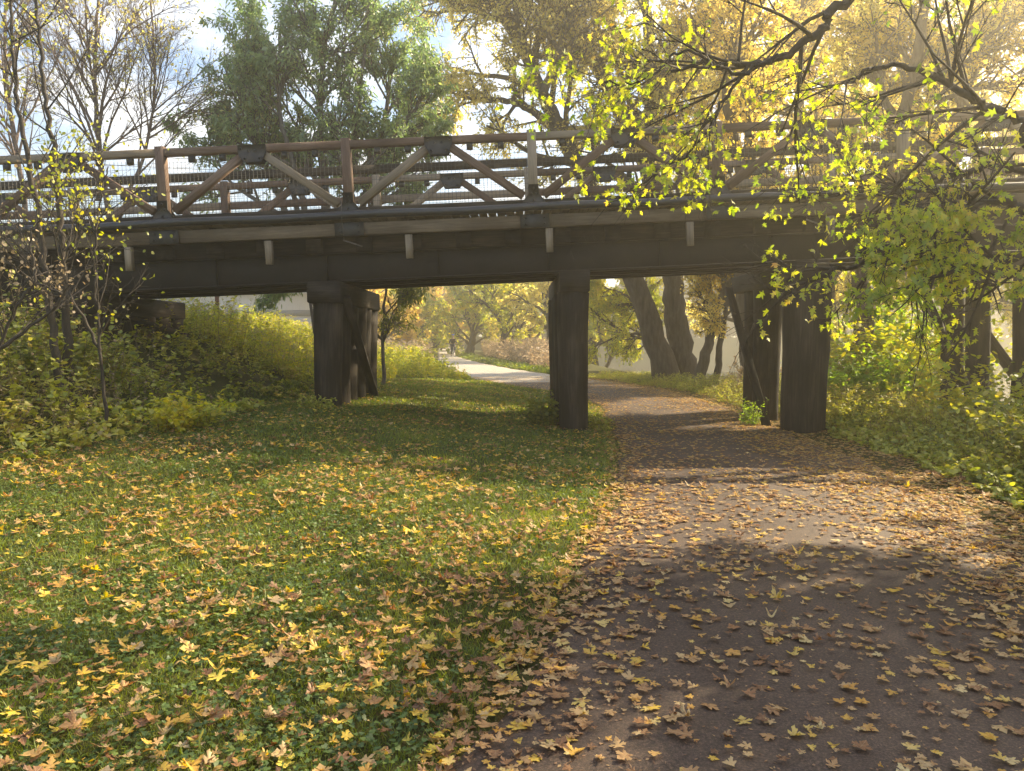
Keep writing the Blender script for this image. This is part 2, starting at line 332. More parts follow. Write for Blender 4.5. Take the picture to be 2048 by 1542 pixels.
def leaves(mb, tpl, P, A, size, bend=.25, Nn=None, rng=RNG):
    """place the template at points P with its axis A (both (n,3)), size (n,), curled at random"""
    n = len(P)
    if n == 0: return
    O, Fc = tpl; k = len(O)
    A = nrm(A)
    if Nn is None: Nn = rng.normal(size=(n, 3))
    S = nrm(np.cross(A, Nn)); Z = np.cross(S, A)
    x = O[:, 0][None]; y = O[:, 1][None]
    c1 = rng.normal(0, bend, (n, 1)) * 1.6 + bend * .8; c2 = rng.normal(0, bend, (n, 1)); c3 = rng.normal(0, bend, (n, 1))
    z = c1 * x * x * 1.6 + c2 * (y - .3) ** 2 + c3 * x * y * .8
    sz = np.broadcast_to(size, (n,))[:, None]; asp = rng.uniform(.82, 1.15, (n, 1))
    V = P[:, None, :] + S[:, None, :] * (x * sz * asp)[..., None] + A[:, None, :] * (y * sz)[..., None] + Z[:, None, :] * (z * sz)[..., None]
    Fa = (np.arange(n)[:, None, None] * k + Fc[None]).reshape(-1, Fc.shape[1])
    mb.add(V.reshape(-1, 3), Fa, np.broadcast_to(O[Fc][None], (n,) + Fc.shape + (2,)).reshape(-1, 2) if k > 7 else None)

def empty(name, loc=(0, 0, 0)):
    o = bpy.data.objects.new(name, None); COL.objects.link(o); o.location = loc; return o
def tag(o, label, cat, group=None, kind=None):
    o['label'] = label; o['category'] = cat
    if group: o['group'] = group
    if kind: o['kind'] = kind
    return o
def adopt(child, root):
    """parent keeping world coordinates (meshes are modelled in world space)"""
    child.parent = root; child.matrix_parent_inverse = Matrix.Translation(-Vector(root.location)); return child

# ------------------------------------------------------------------ terrain
def ss(x): x = np.clip(x, 0, 1); return x * x * (3 - 2 * x)
PY = [-3, 2.4, 3.4, 4.57, 7.4, 10.7, 16.6, 20, 22.4, 24.5, 28, 33, 42, 52, 65, 90, 130, 200]
PL = [-.4, -.3, -.05, .32, 1.0, 1.55, 2.05, 1.95, 1.4, .1, -1.2, -2.4, -3.8, -5.1, -6.4, -8.8, -12, -20]
RY = [-3, 3, 5.8, 9.4, 13.7, 17.8, 22.9, 27.6, 31.6, 38, 45, 52, 61.5, 73, 100, 200]
RX = [3.4, 3.7, 4.0, 4.55, 4.75, 4.9, 4.7, 3.5, 1.96, .1, -1.5, -2.8, -4.4, -5.6, -7.4, -17]
def pl(Y): return np.interp(Y, PY, PL)
def pr_(Y): return np.interp(Y, RY, RX)
def xr(Y): return np.interp(Y, [-20, 0, 14, 17, 21, 25, 30, 45, 60, 75, 100, 150, 250], [10.5, 9.7, 9.2, 11.2, 11, 8.6, 7.8, 7.0, 6.0, 3.5, -4, -30, -90])
def edge(Y): return np.interp(Y, [-10, 3, 7, 11, 14, 20, 28, 45, 70, 130], [-8, -7.2, -5.6, -4.4, -3.7, -4.3, -5.6, -9.5, -13.5, -26])
def hgt(X, Y):
    X = np.asarray(X, float); Y = np.asarray(Y, float)
    h = .42 * ss((.6 - X) / 4.2) * ss((Y - 4) / 7) * (1 - ss((Y - 18) / 12))
    e = edge(Y)
    h = h + 1.05 * ss((e + .3 - X) / 4.2) * ss((Y - 5.5) / 5)
    h = h + .30 * ss((-5.2 - X) / 3) * ss((Y - 11.5) / 3.5) * (1 - .4 * ss((Y - 30) / 30))
    h = h - 2.6 * ss((X - (xr(Y) - 2.3)) / 4.2)
    fb = 122 - .42 * X
    h = h + 4.2 * ss((Y - fb) / 10) * ss((X - (xr(Y) - 2)) / 4)
    onpath = ss((X - pl(Y) + .5) / .5) * ss((pr_(Y) + .5 - X) / .5)
    bump = .03 * np.sin(X * 1.7 + Y * .6) * np.sin(Y * 1.1 - X * .4) + .018 * np.sin(X * 4.1 + 1) * np.sin(Y * 3.3)
    return h + bump * (1 - onpath) * .8 - .025 * onpath
def warp(lo, hi, n, c, p=2.2):
    t = np.linspace(-1, 1, n); g = np.sign(t) * np.abs(t) ** p
    return np.where(g < 0, c + g * (c - lo), c + g * (hi - c))
gx = warp(-420, 420, 420, 0, 3.0); gy = warp(-60, 620, 460, 9, 2.6)
X, Y = np.meshgrid(gx, gy); Z = hgt(X, Y)
g = MB(); nx, ny = len(gx), len(gy)
i = (np.arange(ny - 1)[:, None] * nx + np.arange(nx - 1)[None]).ravel()
g.add(np.stack([X, Y, Z], -1).reshape(-1, 3), np.stack([i, i + 1, i + nx + 1, i + nx], -1))
o = g.build('ground', M['ground'], smooth=True); o['kind'] = 'structure'
# path
ys = np.concatenate((np.linspace(-3, 30, 260), np.linspace(30.3, 120, 160))); tt = np.linspace(0, 1, 26)
wob = lambda y, s: .07 * np.sin(y * 1.9 + s) + .05 * np.sin(y * 4.3 + 2 * s)
A = (pl(ys) + wob(ys, 0))[:, None] * (1 - tt) + (pr_(ys) + wob(ys, 2))[:, None] * tt
B_ = np.repeat(ys[:, None], 26, 1); C_ = .012 + .03 * np.sin(np.pi * tt)[None] + 0 * A
C_[:, 0] = -.06; C_[:, -1] = -.06
C_ = C_ + (hgt(A, B_) + .025) * (np.abs(ys)[:, None] > 28)
g = MB(); i = (np.arange(len(ys) - 1)[:, None] * 26 + np.arange(25)[None]).ravel()
g.add(np.stack([A, B_, C_], -1).reshape(-1, 3), np.stack([i, i + 1, i + 27, i + 26], -1))
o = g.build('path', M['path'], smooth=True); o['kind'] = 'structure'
def surf(X, Y):
    on = (X > pl(Y)) & (X < pr_(Y)) ; t = np.clip((X - pl(Y)) / (pr_(Y) - pl(Y)), 0, 1)
    return np.where(on, np.maximum(hgt(X, Y), .012 + .03 * np.sin(np.pi * t)), hgt(X, Y))
WZ = -1.35
g = MB(); g.add([(-300, -60, WZ), (420, -60, WZ), (420, 400, WZ), (-300, 400, WZ)], [(0, 1, 2, 3)])
o = g.build('water', M['water']); o['kind'] = 'structure'
# the gravelly stone patch at the crossing beyond the bridge is only the paler colour of the far path

# ------------------------------------------------------------------ bridge
SL = .044; ang = math.atan(SL)
def BT(V):
    """bridge frame (deck climbs to the right) to world"""
    V = np.asarray(V, float); x, y, z = V[..., 0], V[..., 1], V[..., 2] - 3.7
    c, s = math.cos(ang), math.sin(ang)
    return np.stack([x * c - z * s, y, 3.7 + x * s + z * c], -1)
Y0, Y1 = 12.6, 15.35                 # near and far truss planes
XL, XR = -13.2, 17.5
bridge = empty('timber_bridge', (0, 14, 0))
tag(bridge, 'weathered timber footbridge with truss railings crossing above the path on thick round piles', 'bridge')
def bpart(mb, name, m, parent=None, smooth=False):
    o = mb.build(name, m, smooth=smooth); adopt(o, parent or bridge)
    if parent: o.matrix_parent_inverse = Matrix.Translation(-Vector(bridge.location)) @ Matrix.Identity(4)
    return o
posts_x = [-5.75 + 3.06 * k for k in range(-2, 8)]
woods = ['wood_red', 'wood_grey', 'wood_red', 'wood_red', 'wood_grey', 'wood_red', 'wood_grey', 'wood_grey', 'wood_red', 'wood_grey']
def gusset(mb, cx, y, cz, w0, w1, h, th=.012, flip=1):
    """steel plate, trapezium, both faces"""
    pts = [(-w0 / 2, -h / 2 * flip), (w0 / 2, -h / 2 * flip), (w1 / 2, h * .05), (w1 / 2, h / 2 * flip), (-w1 / 2, h / 2 * flip), (-w1 / 2, h * .05)]
    V = [(cx + a, y - th / 2, cz + b) for a, b in pts] + [(cx + a, y + th / 2, cz + b) for a, b in pts]
    n = 6; fs = [tuple(range(n)), tuple(range(2 * n - 1, n - 1, -1))] + [(i, (i + 1) % n, n + (i + 1) % n, n + i) for i in range(n)]
    mb.add(BT(np.array(V)), fs, np.zeros((sum(map(len, fs)), 2)))
def boltset(mb, pts, y, r=.018):
    for a, b in pts:
        tube(mb, [(a, y - .02, b), (a, y, b)], r, 6, T=BT)
for side, (yy, nm) in enumerate(((Y0, 'near'), (Y1, 'far'))):
    tr = empty('truss_railing'); tr.parent = bridge; tr['label'] = 'near truss railing with black conduit below it' if side == 0 else 'far truss railing seen through the near one'
    def tp(mb, name, m, smooth=False):
        o = mb.build(name, m, smooth=smooth); o.parent = tr
        o.matrix_parent_inverse = Matrix.Translation(-Vector(bridge.location)); return o
    for k in range(len(posts_x) - 1):
        x0, x1 = posts_x[k], posts_x[k + 1]
        b = MB(); beam(b, (x0 + .002, yy, 4.89), (x1 - .002, yy, 4.89), .14, .115, T=BT)
        tp(b, 'top_rail', M['wood_red' if (k + side) % 3 != 1 else 'wood_grey'])
        if side:
            b = MB(); beam(b, (x0 + .002, yy, 5.10), (x1 - .002, yy, 5.10), .10, .16, T=BT); tp(b, 'upper_rail', M['wood_dark'])
            b = MB(); beam(b, (x0 + .095, yy, 4.50), (x1 - .095, yy, 4.50), .09, .14, T=BT); tp(b, 'mid_rail', M['wood_grey' if k % 2 else 'wood_red'])
        xm = (x0 + x1) / 2
        for s in (0, 1):
            pa = (x0 + .17, yy, 3.93) if s == 0 else (x1 - .17, yy, 3.93); pb = (xm - .16 if s == 0 else xm + .16, yy, 4.80)
            b = MB(); beam(b, pa, pb, .115, .125, T=BT); tp(b, 'diagonal', M['wood_red' if (k + s) % 4 != 3 else 'wood_grey'])
        b = MB(); gusset(b, xm, yy - .085, 4.80, .30, .46, .28); gusset(b, xm, yy + .085, 4.80, .30, .46, .28)
        boltset(b, [(xm - .17, 4.88), (xm + .17, 4.88), (xm - .05, 4.84), (xm + .05, 4.84), (xm - .12, 4.72), (xm + .12, 4.72)], yy - .09)
        tp(b, 'gusset_plate', M['black_steel'])
        for q in range(1, 6):
            xx = x0 + q * (x1 - x0) / 6
            if abs(xx - xm) > .3:
                b = MB(); beam(b, (xx, yy - .01, 4.72), (xx, yy - .01, 4.823), .10, .08, up=(0, 1, 0), T=BT); tp(b, 'rail_bracket', M['black_steel'])
    for k, xx in enumerate(posts_x):
        b = MB(); beam(b, (xx, yy, 3.72), (xx, yy, 4.985), .15, .15, up=(0, 1, 0), T=BT); tp(b, 'post', M[woods[(k + 3 * side) % 10]])
        b = MB(); gusset(b, xx, yy - .088, 3.93, .46, .17, .34); gusset(b, xx, yy + .088, 3.93, .46, .17, .34)
        beam(b, (xx - .24, yy - .11, 3.50), (xx + .24, yy - .11, 3.50), .012, .22, T=BT)
        boltset(b, [(xx, 4.04), (xx - .04, 3.95), (xx + .04, 3.95), (xx - .16, 3.84), (xx + .16, 3.84), (xx, 3.84)], yy - .094)
        boltset(b, [(xx - .16, 3.55), (xx + .16, 3.55), (xx - .16, 3.45), (xx + .16, 3.45)], yy - .116)
        tp(b, 'post_plate', M['black_steel'])
    b = MB()
    beam(b, (XL, yy, 3.80), (XR, yy, 3.80), .15, .12, T=BT); tp(b, 'bottom_rail', M['wood_dark'])
    # wire mesh
    b = MB(); r = .0032; ym = yy + .10
    for xx in np.arange(posts_x[0], posts_x[-1], .066): beam(b, (xx, ym, 3.82), (xx, ym, 4.80), r * 1.5, r * 1.5, up=(0, 1, 0), ch=.0001, T=BT)
    for zz in np.arange(3.90, 4.80, .085): beam(b, (posts_x[0], ym - .004, zz), (posts_x[-1], ym - .004, zz), r * 1.3, r * 1.3, ch=.0001, T=BT)
    tp(b, 'wire_mesh', M['wire'])
# deck, ledgers, joists, girders
b = MB()
for k, xx in enumerate(np.arange(XL + .1, XR - .1, .152)): beam(b, (xx, Y0 - .02, 3.685), (xx, Y1 + .02, 3.685), .14, .05, T=BT)
bpart(b, 'deck', M['wood_grey'])
seg = posts_x
for yy in (Y0, Y1):
    for k in range(-1, len(posts_x)):
        x0 = XL if k < 0 else posts_x[k]; x1 = XR if k == len(posts_x) - 1 else posts_x[k + 1]
        b = MB(); beam(b, (x0 + .004, yy - .03 if yy == Y0 else yy + .03, 3.50), (x1 - .004, yy - .03 if yy == Y0 else yy + .03, 3.50), .12, .205, T=BT)
        bpart(b, 'edge_beam', M['wood_edge'])
for k in range(13):
    xx = -11.05 + 2.33 * k
    if xx < XR - .3:
        b = MB(); beam(b, (xx, Y0 - .02, 2.99), (xx, Y0 - .02, 3.378), .115, .10, up=(0, 1, 0), T=BT); bpart(b, 'hanger_post', M['wood_grey'])
for k in range(36):
    xx = -12.6 + .84 * k
    if xx < XR - .2:
        b = MB(); beam(b, (xx, Y0 + .14, 3.28), (xx, Y1 - .14, 3.28), .26, .24, T=BT); beam(b, (xx, Y0 + .14, 3.53), (xx, Y1 - .14, 3.53), .12, .24, T=BT)
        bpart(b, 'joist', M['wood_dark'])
b = MB(); beam(b, (XL, Y0 + .30, 3.36), (XR, Y0 + .30, 3.36), .08, .40, T=BT); bpart(b, 'blocking_board', M['wood_dark'])
b = MB(); beam(b, (XL, Y1 - .30, 3.36), (XR, Y1 - .30, 3.36), .08, .40, T=BT); bpart(b, 'blocking_board', M['wood_dark'])
for k, yy in enumerate((Y0 + .42, 14.0, Y1 - .42)):
    b = MB(); beam(b, (XL, yy, 2.93), (XR, yy, 2.93), .05, .44, T=BT); beam(b, (XL, yy, 2.695), (XR, yy, 2.695), .22, .028, T=BT); beam(b, (XL, yy, 3.15), (XR, yy, 3.15), .20, .018, T=BT)
    for xx in np.arange(XL + .5, XR, 1.9): beam(b, (xx, yy - .07, 2.71), (xx, yy - .07, 3.14), .012, .07, up=(0, 1, 0), T=BT)
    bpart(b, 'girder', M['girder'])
b = MB()
xs = np.linspace(XL, XR, 60); tube(b, np.stack([xs, Y0 - .17 + 0 * xs, 3.715 + .012 * np.sin(xs * 2.05)], -1), .066, 10, T=BT)
bpart(b, 'conduit', M['pipe'], smooth=True)
for xx in (-2.78, -6.9, 4.8):
    b = MB(); tube(b, [(xx, Y0 - .2, 3.95), (xx, Y0 - .22, 3.65), (xx + .01, Y0 - .19, 3.32)], .006, 5, T=BT)
    beam(b, (xx, Y0 - .2, 3.31), (xx + .30, Y0 - .16, 3.20), .03, .02, T=BT); bpart(b, 'hanging_bracket', M['bolt'])
# bents
def pile(mb, x, y, z0, z1, r, taper=.86):
    n = 10; z = np.linspace(z0, z1, n)
    tube(mb, np.stack([x + .012 * np.sin(z * 2 + x * 7), y + .012 * np.cos(z * 1.7 + y), z], -1), r * np.linspace(taper, 1, n), 18, rough=.02)
bents = [(-7.35, .28, 1.4), (-3.14, .25, -.3), (1.05, .27, -.4), (5.02, .40, -.6), (8.95, .32, -2.4), (13.4, .30, -2.6)]
for bi, (bx, r, zb) in enumerate(bents):
    bt = empty('pile_bent'); bt.parent = bridge
    def bp(mb, name, m, smooth=False):
        o = mb.build(name, m, smooth=smooth); o.parent = bt; o.matrix_parent_inverse = Matrix.Translation(-Vector(bridge.location)); return o
    ztop = 2.685 + bx * SL
    b = MB(); beam(b, (bx, Y0 - .02, ztop - .19), (bx, 16.3, ztop - .19), .56 if bi != 2 else .5, .36, ch=.02); bp(b, 'pile_cap', M['wood_dark'])
    b = MB(); beam(b, (bx + .0, 16.303, ztop - .19), (bx, 16.33, ztop - .19), .53 if bi != 2 else .47, .34, ch=.02); bp(b, 'cap_end', M['wood_end'])
    zc = ztop - .37
    yl = [12.85 + q * .66 for q in range(6)] if bi < 3 else ([12.85, 14.75, 15.45] if bi == 3 else [12.9, 14.45, 15.3])
    for k, y in enumerate(yl):
        rr = r * (1 if k == 0 else (1.02 if bi < 3 else .68))
        x = bx + (0 if k == 0 else .02 * math.sin(k * 2.3 + bi))
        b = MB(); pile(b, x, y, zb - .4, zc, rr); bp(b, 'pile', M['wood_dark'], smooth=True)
    if bi == 2: continue
    xb = bx + (r + .06 if bx < 3 else -r - .06)
    b = MB(); beam(b, (xb, 12.8 if bi < 3 else 15.9, zc + .1), (xb, 16.1 if bi < 3 else 13.0, max(zb, -.9) + .25), .07, .15, up=(1, 0, 0)); bp(b, 'cross_brace', M['wood_dark'])
# longitudinal brace by the river
b = MB(); beam(b, (9.2, 14.9, 1.9), (10.9, 14.9, -.3), .12, .26, up=(0, 1, 0)); beam(b, (9.3, 13.9, -.6), (13.0, 13.9, 1.7), .12, .26, up=(0, 1, 0)); bpart(b, 'longitudinal_brace', M['wood_dark'])
# abutment
b = MB()
for k in range(6): beam(b, (-7.9, 12.45, .95 + .25 * k), (-7.9, 16.4, .95 + .25 * k), .16, .24)
for k in range(6): beam(b, (-13.5, 12.6, .9 + .25 * k), (-8.0, 12.6, .9 + .25 * k), .16, .24)
bpart(b, 'abutment', M['wood_dark'])

# ------------------------------------------------------------------ trees
def grow(mb, tips, p, d, Ln, r, lvl, P, rng):
    seg = P['seg']; n = max(3, int(Ln / seg) + 1)
    pts = [np.array(p, float)]; d = nrm(d); st = Ln / (n - 1)
    for _ in range(n - 1):
        d = nrm(d + rng.normal(0, P['wig'], 3) * math.sqrt(st / .5) + np.array((0, 0, P['trop'][min(lvl, len(P['trop']) - 1)])) * st)
        pts.append(pts[-1] + d * st)
    pts = np.array(pts); last = lvl >= P['max']
    rad = r * np.linspace(1, .3 if not last else .4, n)
    tube(mb, pts, rad, 7 if lvl == 1 else (5 if lvl == 2 else 3), capped=False)
    if last: tips.append(pts); return
    spawn(mb, tips, pts, rad, lvl, P, rng, Ln)
def spawn(mb, tips, pts, rad, lvl, P, rng, Ln, t0=.2, nk=None):
    k = nk if nk is not None else P['n'][min(lvl, len(P['n']) - 1)]
    for t in np.sort(rng.uniform(t0, 1, k)):
        f = t * (len(pts) - 1); i = min(int(f), len(pts) - 2); q = pts[i] + (pts[i + 1] - pts[i]) * (f - i)
        tg = nrm(pts[i + 1] - pts[i]); a = nrm(np.cross(tg, rng.normal(size=3))); th = math.radians(rng.uniform(*P['ang']))
        dd = tg * math.cos(th) + a * math.sin(th)
        rr = min(rad[i] * .62, P['rmax'][min(lvl, len(P['rmax']) - 1)])
        grow(mb, tips, q, dd, Ln * P['ratio'] * rng.uniform(.6, 1.15) * (1.15 - .45 * t), rr, lvl + 1, P, rng)
BASEP = dict(seg=.45, wig=.13, trop=[0, .03, .02, -.03], n=[12, 10, 9], ang=(25, 65), ratio=.5, max=3, rmax=[.12, .05, .018])
def P(**k): d = dict(BASEP); d.update(k); return d
def tipleaves(mb, tips, tpl, per, size, droop, rng, spread=.06, bend=.25, cull=None):
    Ps = []; As = []
    for pts in tips:
        k = rng.poisson(per * max(.3, np.linalg.norm(pts[-1] - pts[0])))
        if k == 0: continue
        f = rng.uniform(.05, 1, k) * (len(pts) - 1); i = np.minimum(f.astype(int), len(pts) - 2)
        q = pts[i] + (pts[i + 1] - pts[i]) * (f - i)[:, None]; Ps.append(q + rng.normal(0, spread, (k, 3)))
        As.append(nrm(pts[i + 1] - pts[i]) * .5 + rng.normal(0, .7, (k, 3)) + np.array((0, 0, -droop)))
    if not Ps: return 0
    Ps = np.concatenate(Ps); As = np.concatenate(As)
    if cull is not None: m = cull(Ps); Ps = Ps[m]; As = As[m]
    leaves(mb, tpl, Ps, As, rng.uniform(size * .65, size * 1.25, len(Ps)), bend, rng=rng); return len(Ps)
def tree(name, label, cat, limbs, leafmat, bark, seed, per=14, size=.1, droop=.4, tpl=T_RH, group=None, Pk=None, sides=12, spread=.06, child=3.5, cull=None):
    """limbs: (control points, r0, r1, number of children, first child at)"""
    rng = np.random.default_rng(seed); tips = []; b = MB(); Pk = Pk or BASEP
    base = np.array(limbs[0][0][0])
    for L_ in limbs:
        pts, r0, r1, nk, t0 = L_[:5]; ch = L_[5] if len(L_) > 5 else child
        c = smoothline(pts, max(14, int(len(pts) * 7))); n = len(c)
        rad = r0 + (r1 - r0) * np.linspace(0, 1, n) ** .85
        if L_ is limbs[0]: rad = rad * (1 + .45 * np.exp(-np.linspace(0, 1, n) * 14))
        c = c + rng.normal(0, .012 + rad[:, None] * .05, (n, 3))
        tube(b, c, rad, sides, rough=.07)
        spawn(b, tips, c, rad, 0, Pk, rng, ch / Pk['ratio'], t0, nk)
    root = empty(name, tuple(base)); tag(root, label, cat, group)
    adopt(b.build('trunk', bark, smooth=True), root)
    if leafmat is not None:
        lb = MB(); k = tipleaves(lb, tips, tpl, per, size, droop, rng, spread, cull=cull)
        if k: adopt(lb.build('crown', leafmat), root)
    else: k = 0
    print('TREE', name, len(tips), k)
    return root
def up(base, H, lean=(0, 0), r0=.3, r1=.05, nk=14, t0=.3, wob=.3, seed=0, child=3.5):
    rng = np.random.default_rng(seed); x, y = base; z = float(hgt(x, y)) - .15
    pts = [(x + lean[0] * t + rng.normal(0, wob) * (t > 0), y + lean[1] * t + rng.normal(0, wob) * (t > 0), z + H * t) for t in (0, .25, .5, .75, 1)]
    return (pts, r0, r1, nk, t0, child)
def A_(Yd, *pp): return [tuple(at(x, y, Yd)) for x, y in pp]
def grounded(pts):
    x, y, z = pts[0]; return [(x, y, float(hgt(x, y)) - .2)] + list(pts[1:])

RB = 'tall trees on the river bank beyond the bridge'
# two big riverside trunks sharing a root plate
tree('riverbank_tree', 'thick leaning trunk splitting from the big upright trunk beside the path beyond the bridge', 'tree',
     [(grounded(A_(27, (1342, 745), (1262, 540), (1185, 390), (1122, 265), (1085, 190), (1050, 105), (1010, 20), (960, -80))), .37, .14, 24, .30, 4.6),
      (A_(27, (1110, 250), (1030, 205), (960, 200), (900, 185)), .16, .04, 9, .2, 2.4), (A_(26.5, (1085, 190), (1130, 60), (1160, -60)), .15, .04, 8, .2, 2.6)],
     M['lf_yellow'], M['bark'], 11, per=17, size=.135, droop=.7, group=RB, tpl=T_RH)
tree('riverbank_tree', 'thickest upright trunk at the river edge beyond the bridge with yellow crown', 'tree',
     [(grounded(A_(27.6, (1374, 745), (1352, 640), (1340, 530), (1300, 350), (1238, 215), (1170, 90), (1090, -20), (1030, -100))), .44, .19, 24, .32, 4.6),
      (A_(27.8, (1336, 480), (1322, 300), (1305, 150), (1290, 0), (1275, -120)), .30, .10, 14, .2, 4.2),
      (A_(26, (1270, 270), (1330, 160), (1400, 60), (1440, -60)), .18, .06, 9, .15, 3.0)],
     M['lf_yellow'], M['bark'], 12, per=16, size=.135, droop=.6, group=RB)
tree('riverbank_tree', 'slimmer straight trunk just left of the right hand pile bent beyond the bridge', 'tree',
     [(grounded(A_(23, (1508, 760), (1494, 640), (1482, 530), (1488, 380), (1455, 200), (1470, 40), (1440, -140))), .30, .09, 20, .28, 3.2),
      (A_(23, (1482, 540), (1462, 480), (1430, 380), (1400, 250)), .10, .03, 8, .1, 2.4)],
     M['lf_orange'], M['bark'], 13, per=26, size=.12, droop=.5, group=RB)
tree('riverbank_tree', 'low orange yellow tree leaning out over the water beside the thickest trunk', 'tree',
     [(grounded(A_(25, (1392, 760), (1420, 680), (1440, 600), (1470, 540), (1500, 440))), .20, .05, 13, .3, 2.4),
      (grounded(A_(25, (1432, 760), (1440, 690), (1452, 610), (1440, 540), (1400, 440))), .13, .04, 12, .3, 2.2)],
     M['lf_orange'], M['bark'], 14, per=30, size=.105, droop=.4, group=RB)
tree('riverbank_tree', 'curved trunk behind the lime green sapling between the right hand pile bents', 'tree',
     [(grounded(A_(18.5, (1700, 800), (1722, 690), (1730, 600), (1715, 520), (1745, 380), (1820, 180), (1850, 0), (1860, -150))), .27, .09, 22, .4, 3.0)],
     M['lf_orange'], M['bark'], 15, per=22, size=.105, droop=.5, group=RB)
tree('riverbank_tree', 'dark trunk rising behind the railing near the right end of the bridge', 'tree',
     [(grounded(A_(20, (1990, 800), (1960, 620), (1900, 380), (1930, 200), (1995, 0), (2010, -150))), .22, .08, 22, .42, 3.2),
      (A_(20, (1905, 400), (1800, 260), (1740, 100), (1700, -80)), .14, .05, 12, .15, 2.8)],
     M['lf_yellow'], M['bark'], 16, per=22, size=.11, droop=.5, group=RB)
tree('riverbank_tree', 'forked yellow tree between the straight trunk and the right end of the railing', 'tree',
     [(grounded(A_(30, (1640, 740), (1650, 560), (1640, 380), (1600, 200), (1580, 30), (1600, -120))), .26, .09, 22, .3, 3.8),
      (A_(30, (1642, 400), (1700, 240), (1720, 80), (1760, -100)), .16, .05, 12, .15, 3.2)],
     M['lf_orange'], M['bark'], 17, per=20, size=.15, droop=.5, group=RB)
for k, (x, y, H, sd, lb) in enumerate([(18.5, 30, 15, 33, 'high pale canopy behind the dark trunk at the right end of the railing'), (11.5, 38, 17, 34, 'tall airy tree behind the forked yellow tree'), (25, 33, 14, 31, 'outermost yellow tree past the right end of the bridge railing'), (14.5, 33, 15, 32, 'tall yellow tree behind the riverside group at the right')]):
    zt = float(hgt(x, y))
    tree('riverbank_tree', lb, 'tree', [up((x, y), H, (-1, .5), .28, .07, 24, .28, .3, sd, 4.4)], M['lf_yellow'], M['bark'], sd, per=26, size=.17, group=RB)

# green tree behind the railing
GT = P(n=[12, 9, 8], wig=.12, ang=(20, 50), trop=[0, .05, .03, -.06], ratio=.5)
tree('green_tree', 'dense green multi-stemmed tree rising behind the bridge railing, left of the yellow trees', 'tree',
     [(grounded(A_(20, (640, 640), (650, 420), (640, 250), (650, 90), (670, 0))), .16, .03, 20, .25, 2.2),
      (A_(20.4, (640, 600), (590, 400), (530, 210), (520, 75)), .10, .03, 16, .3, 1.9), (A_(19.6, (655, 600), (690, 400), (800, 260), (850, 190)), .10, .03, 15, .3, 1.8),
      (A_(20, (640, 620), (560, 400), (500, 260), (460, 140)), .12, .03, 17, .3, 1.9),
      (A_(20.5, (640, 620), (730, 400), (770, 230), (790, 90)), .12, .03, 17, .3, 1.9),
      (A_(19.5, (642, 600), (600, 380), (560, 220), (560, 60)), .11, .03, 16, .3, 1.9),
      (A_(20, (650, 600), (700, 400), (720, 180), (740, 30)), .11, .03, 16, .3, 1.9),
      (A_(20, (700, 450), (790, 370), (840, 300)), .07, .02, 10, .2, 1.6),
      (A_(20, (560, 430), (470, 370), (420, 300)), .07, .02, 9, .2, 1.5)],
     M['lf_green'], M['bark_grey'], 21, per=15, size=.15, droop=1.0, tpl=T_LANCE, Pk=GT)
# low leafy branch of a small tree seen under the girder
tree('young_tree', 'small tree with drooping leaves seen under the girder, left of the first bent', 'tree',
     [(grounded(A_(19, (640, 640), (620, 600), (585, 575), (520, 560), (470, 540))), .05, .015, 10, .2, .9)],
     M['lf_green'], M['bark_grey'], 22, per=14, size=.13, droop=1.2, tpl=T_LANCE)
tree('young_tree', 'slender young tree with bright leaves standing right of the first pile bent', 'tree',
     [(grounded(A_(19, (768, 760), (766, 660), (775, 560), (800, 480))), .05, .02, 9, .2, 1.2),
      (A_(19, (766, 680), (800, 600), (840, 545)), .03, .012, 6, .2, .9)],
     M['lf_shrub'], M['bark_grey'], 23, per=6, size=.13, droop=.9, tpl=T_LANCE)

# bare and half-bare trees at the left
BARE = P(n=[13, 9, 7, 5], wig=.10, ang=(18, 45), trop=[0, .07, .05, .03], ratio=.5, max=4, rmax=[.035, .013, .007, .005], seg=.3)
BF = 'leafless trees behind the left end of the bridge'
tree('bare_tree', 'nearly leafless twiggy tree behind the railing, beside the green tree', 'tree',
     [(grounded(A_(19, (250, 640), (215, 420), (195, 260), (190, 120), (200, -40))), .085, .03, 24, .3, 3.0),
      (A_(19, (225, 470), (290, 300), (310, 160), (300, 0)), .05, .02, 18, .15, 2.6)],
     M['lf_yellow'], M['twig'], 41, per=.5, size=.10, droop=.6, Pk=BARE, group=BF)
tree('bare_tree', 'leafless tree with upswept twigs at the far left behind the railing', 'tree',
     [(grounded(A_(21, (60, 640), (50, 420), (20, 220), (10, 60), (20, -80))), .085, .03, 24, .3, 3.0)],
     M['lf_yellow'], M['twig'], 42, per=.3, size=.10, droop=.6, Pk=BARE, group=BF)
SAP = P(n=[7, 5, 4], wig=.12, ang=(25, 60), trop=[0, .08, .03, 0], ratio=.5, rmax=[.012, .005, .003], seg=.22)
SF = 'saplings in front of the bridge'
tree('sapling', 'tall thin sapling with few leaves in front of the railing, second stem from the left', 'tree',
     [(grounded(A_(10.3, (140, 720), (128, 560), (118, 420), (100, 260), (82, 120), (68, -40))), .055, .018, 22, .15, 1.5)],
     M['lf_weed'], M['bark_thin'], 51, per=2.4, size=.06, droop=.6, tpl=T_OVAL, Pk=SAP, group=SF)
tree('sapling', 'leaning thin sapling crossing the railing at the far left', 'tree',
     [(grounded(A_(10.0, (120, 740), (100, 600), (70, 400), (45, 260), (28, 120), (20, -40))), .05, .016, 20, .15, 1.4)],
     M['lf_weed'], M['bark_thin'], 52, per=2.4, size=.06, droop=.6, tpl=T_OVAL, Pk=SAP, group=SF)
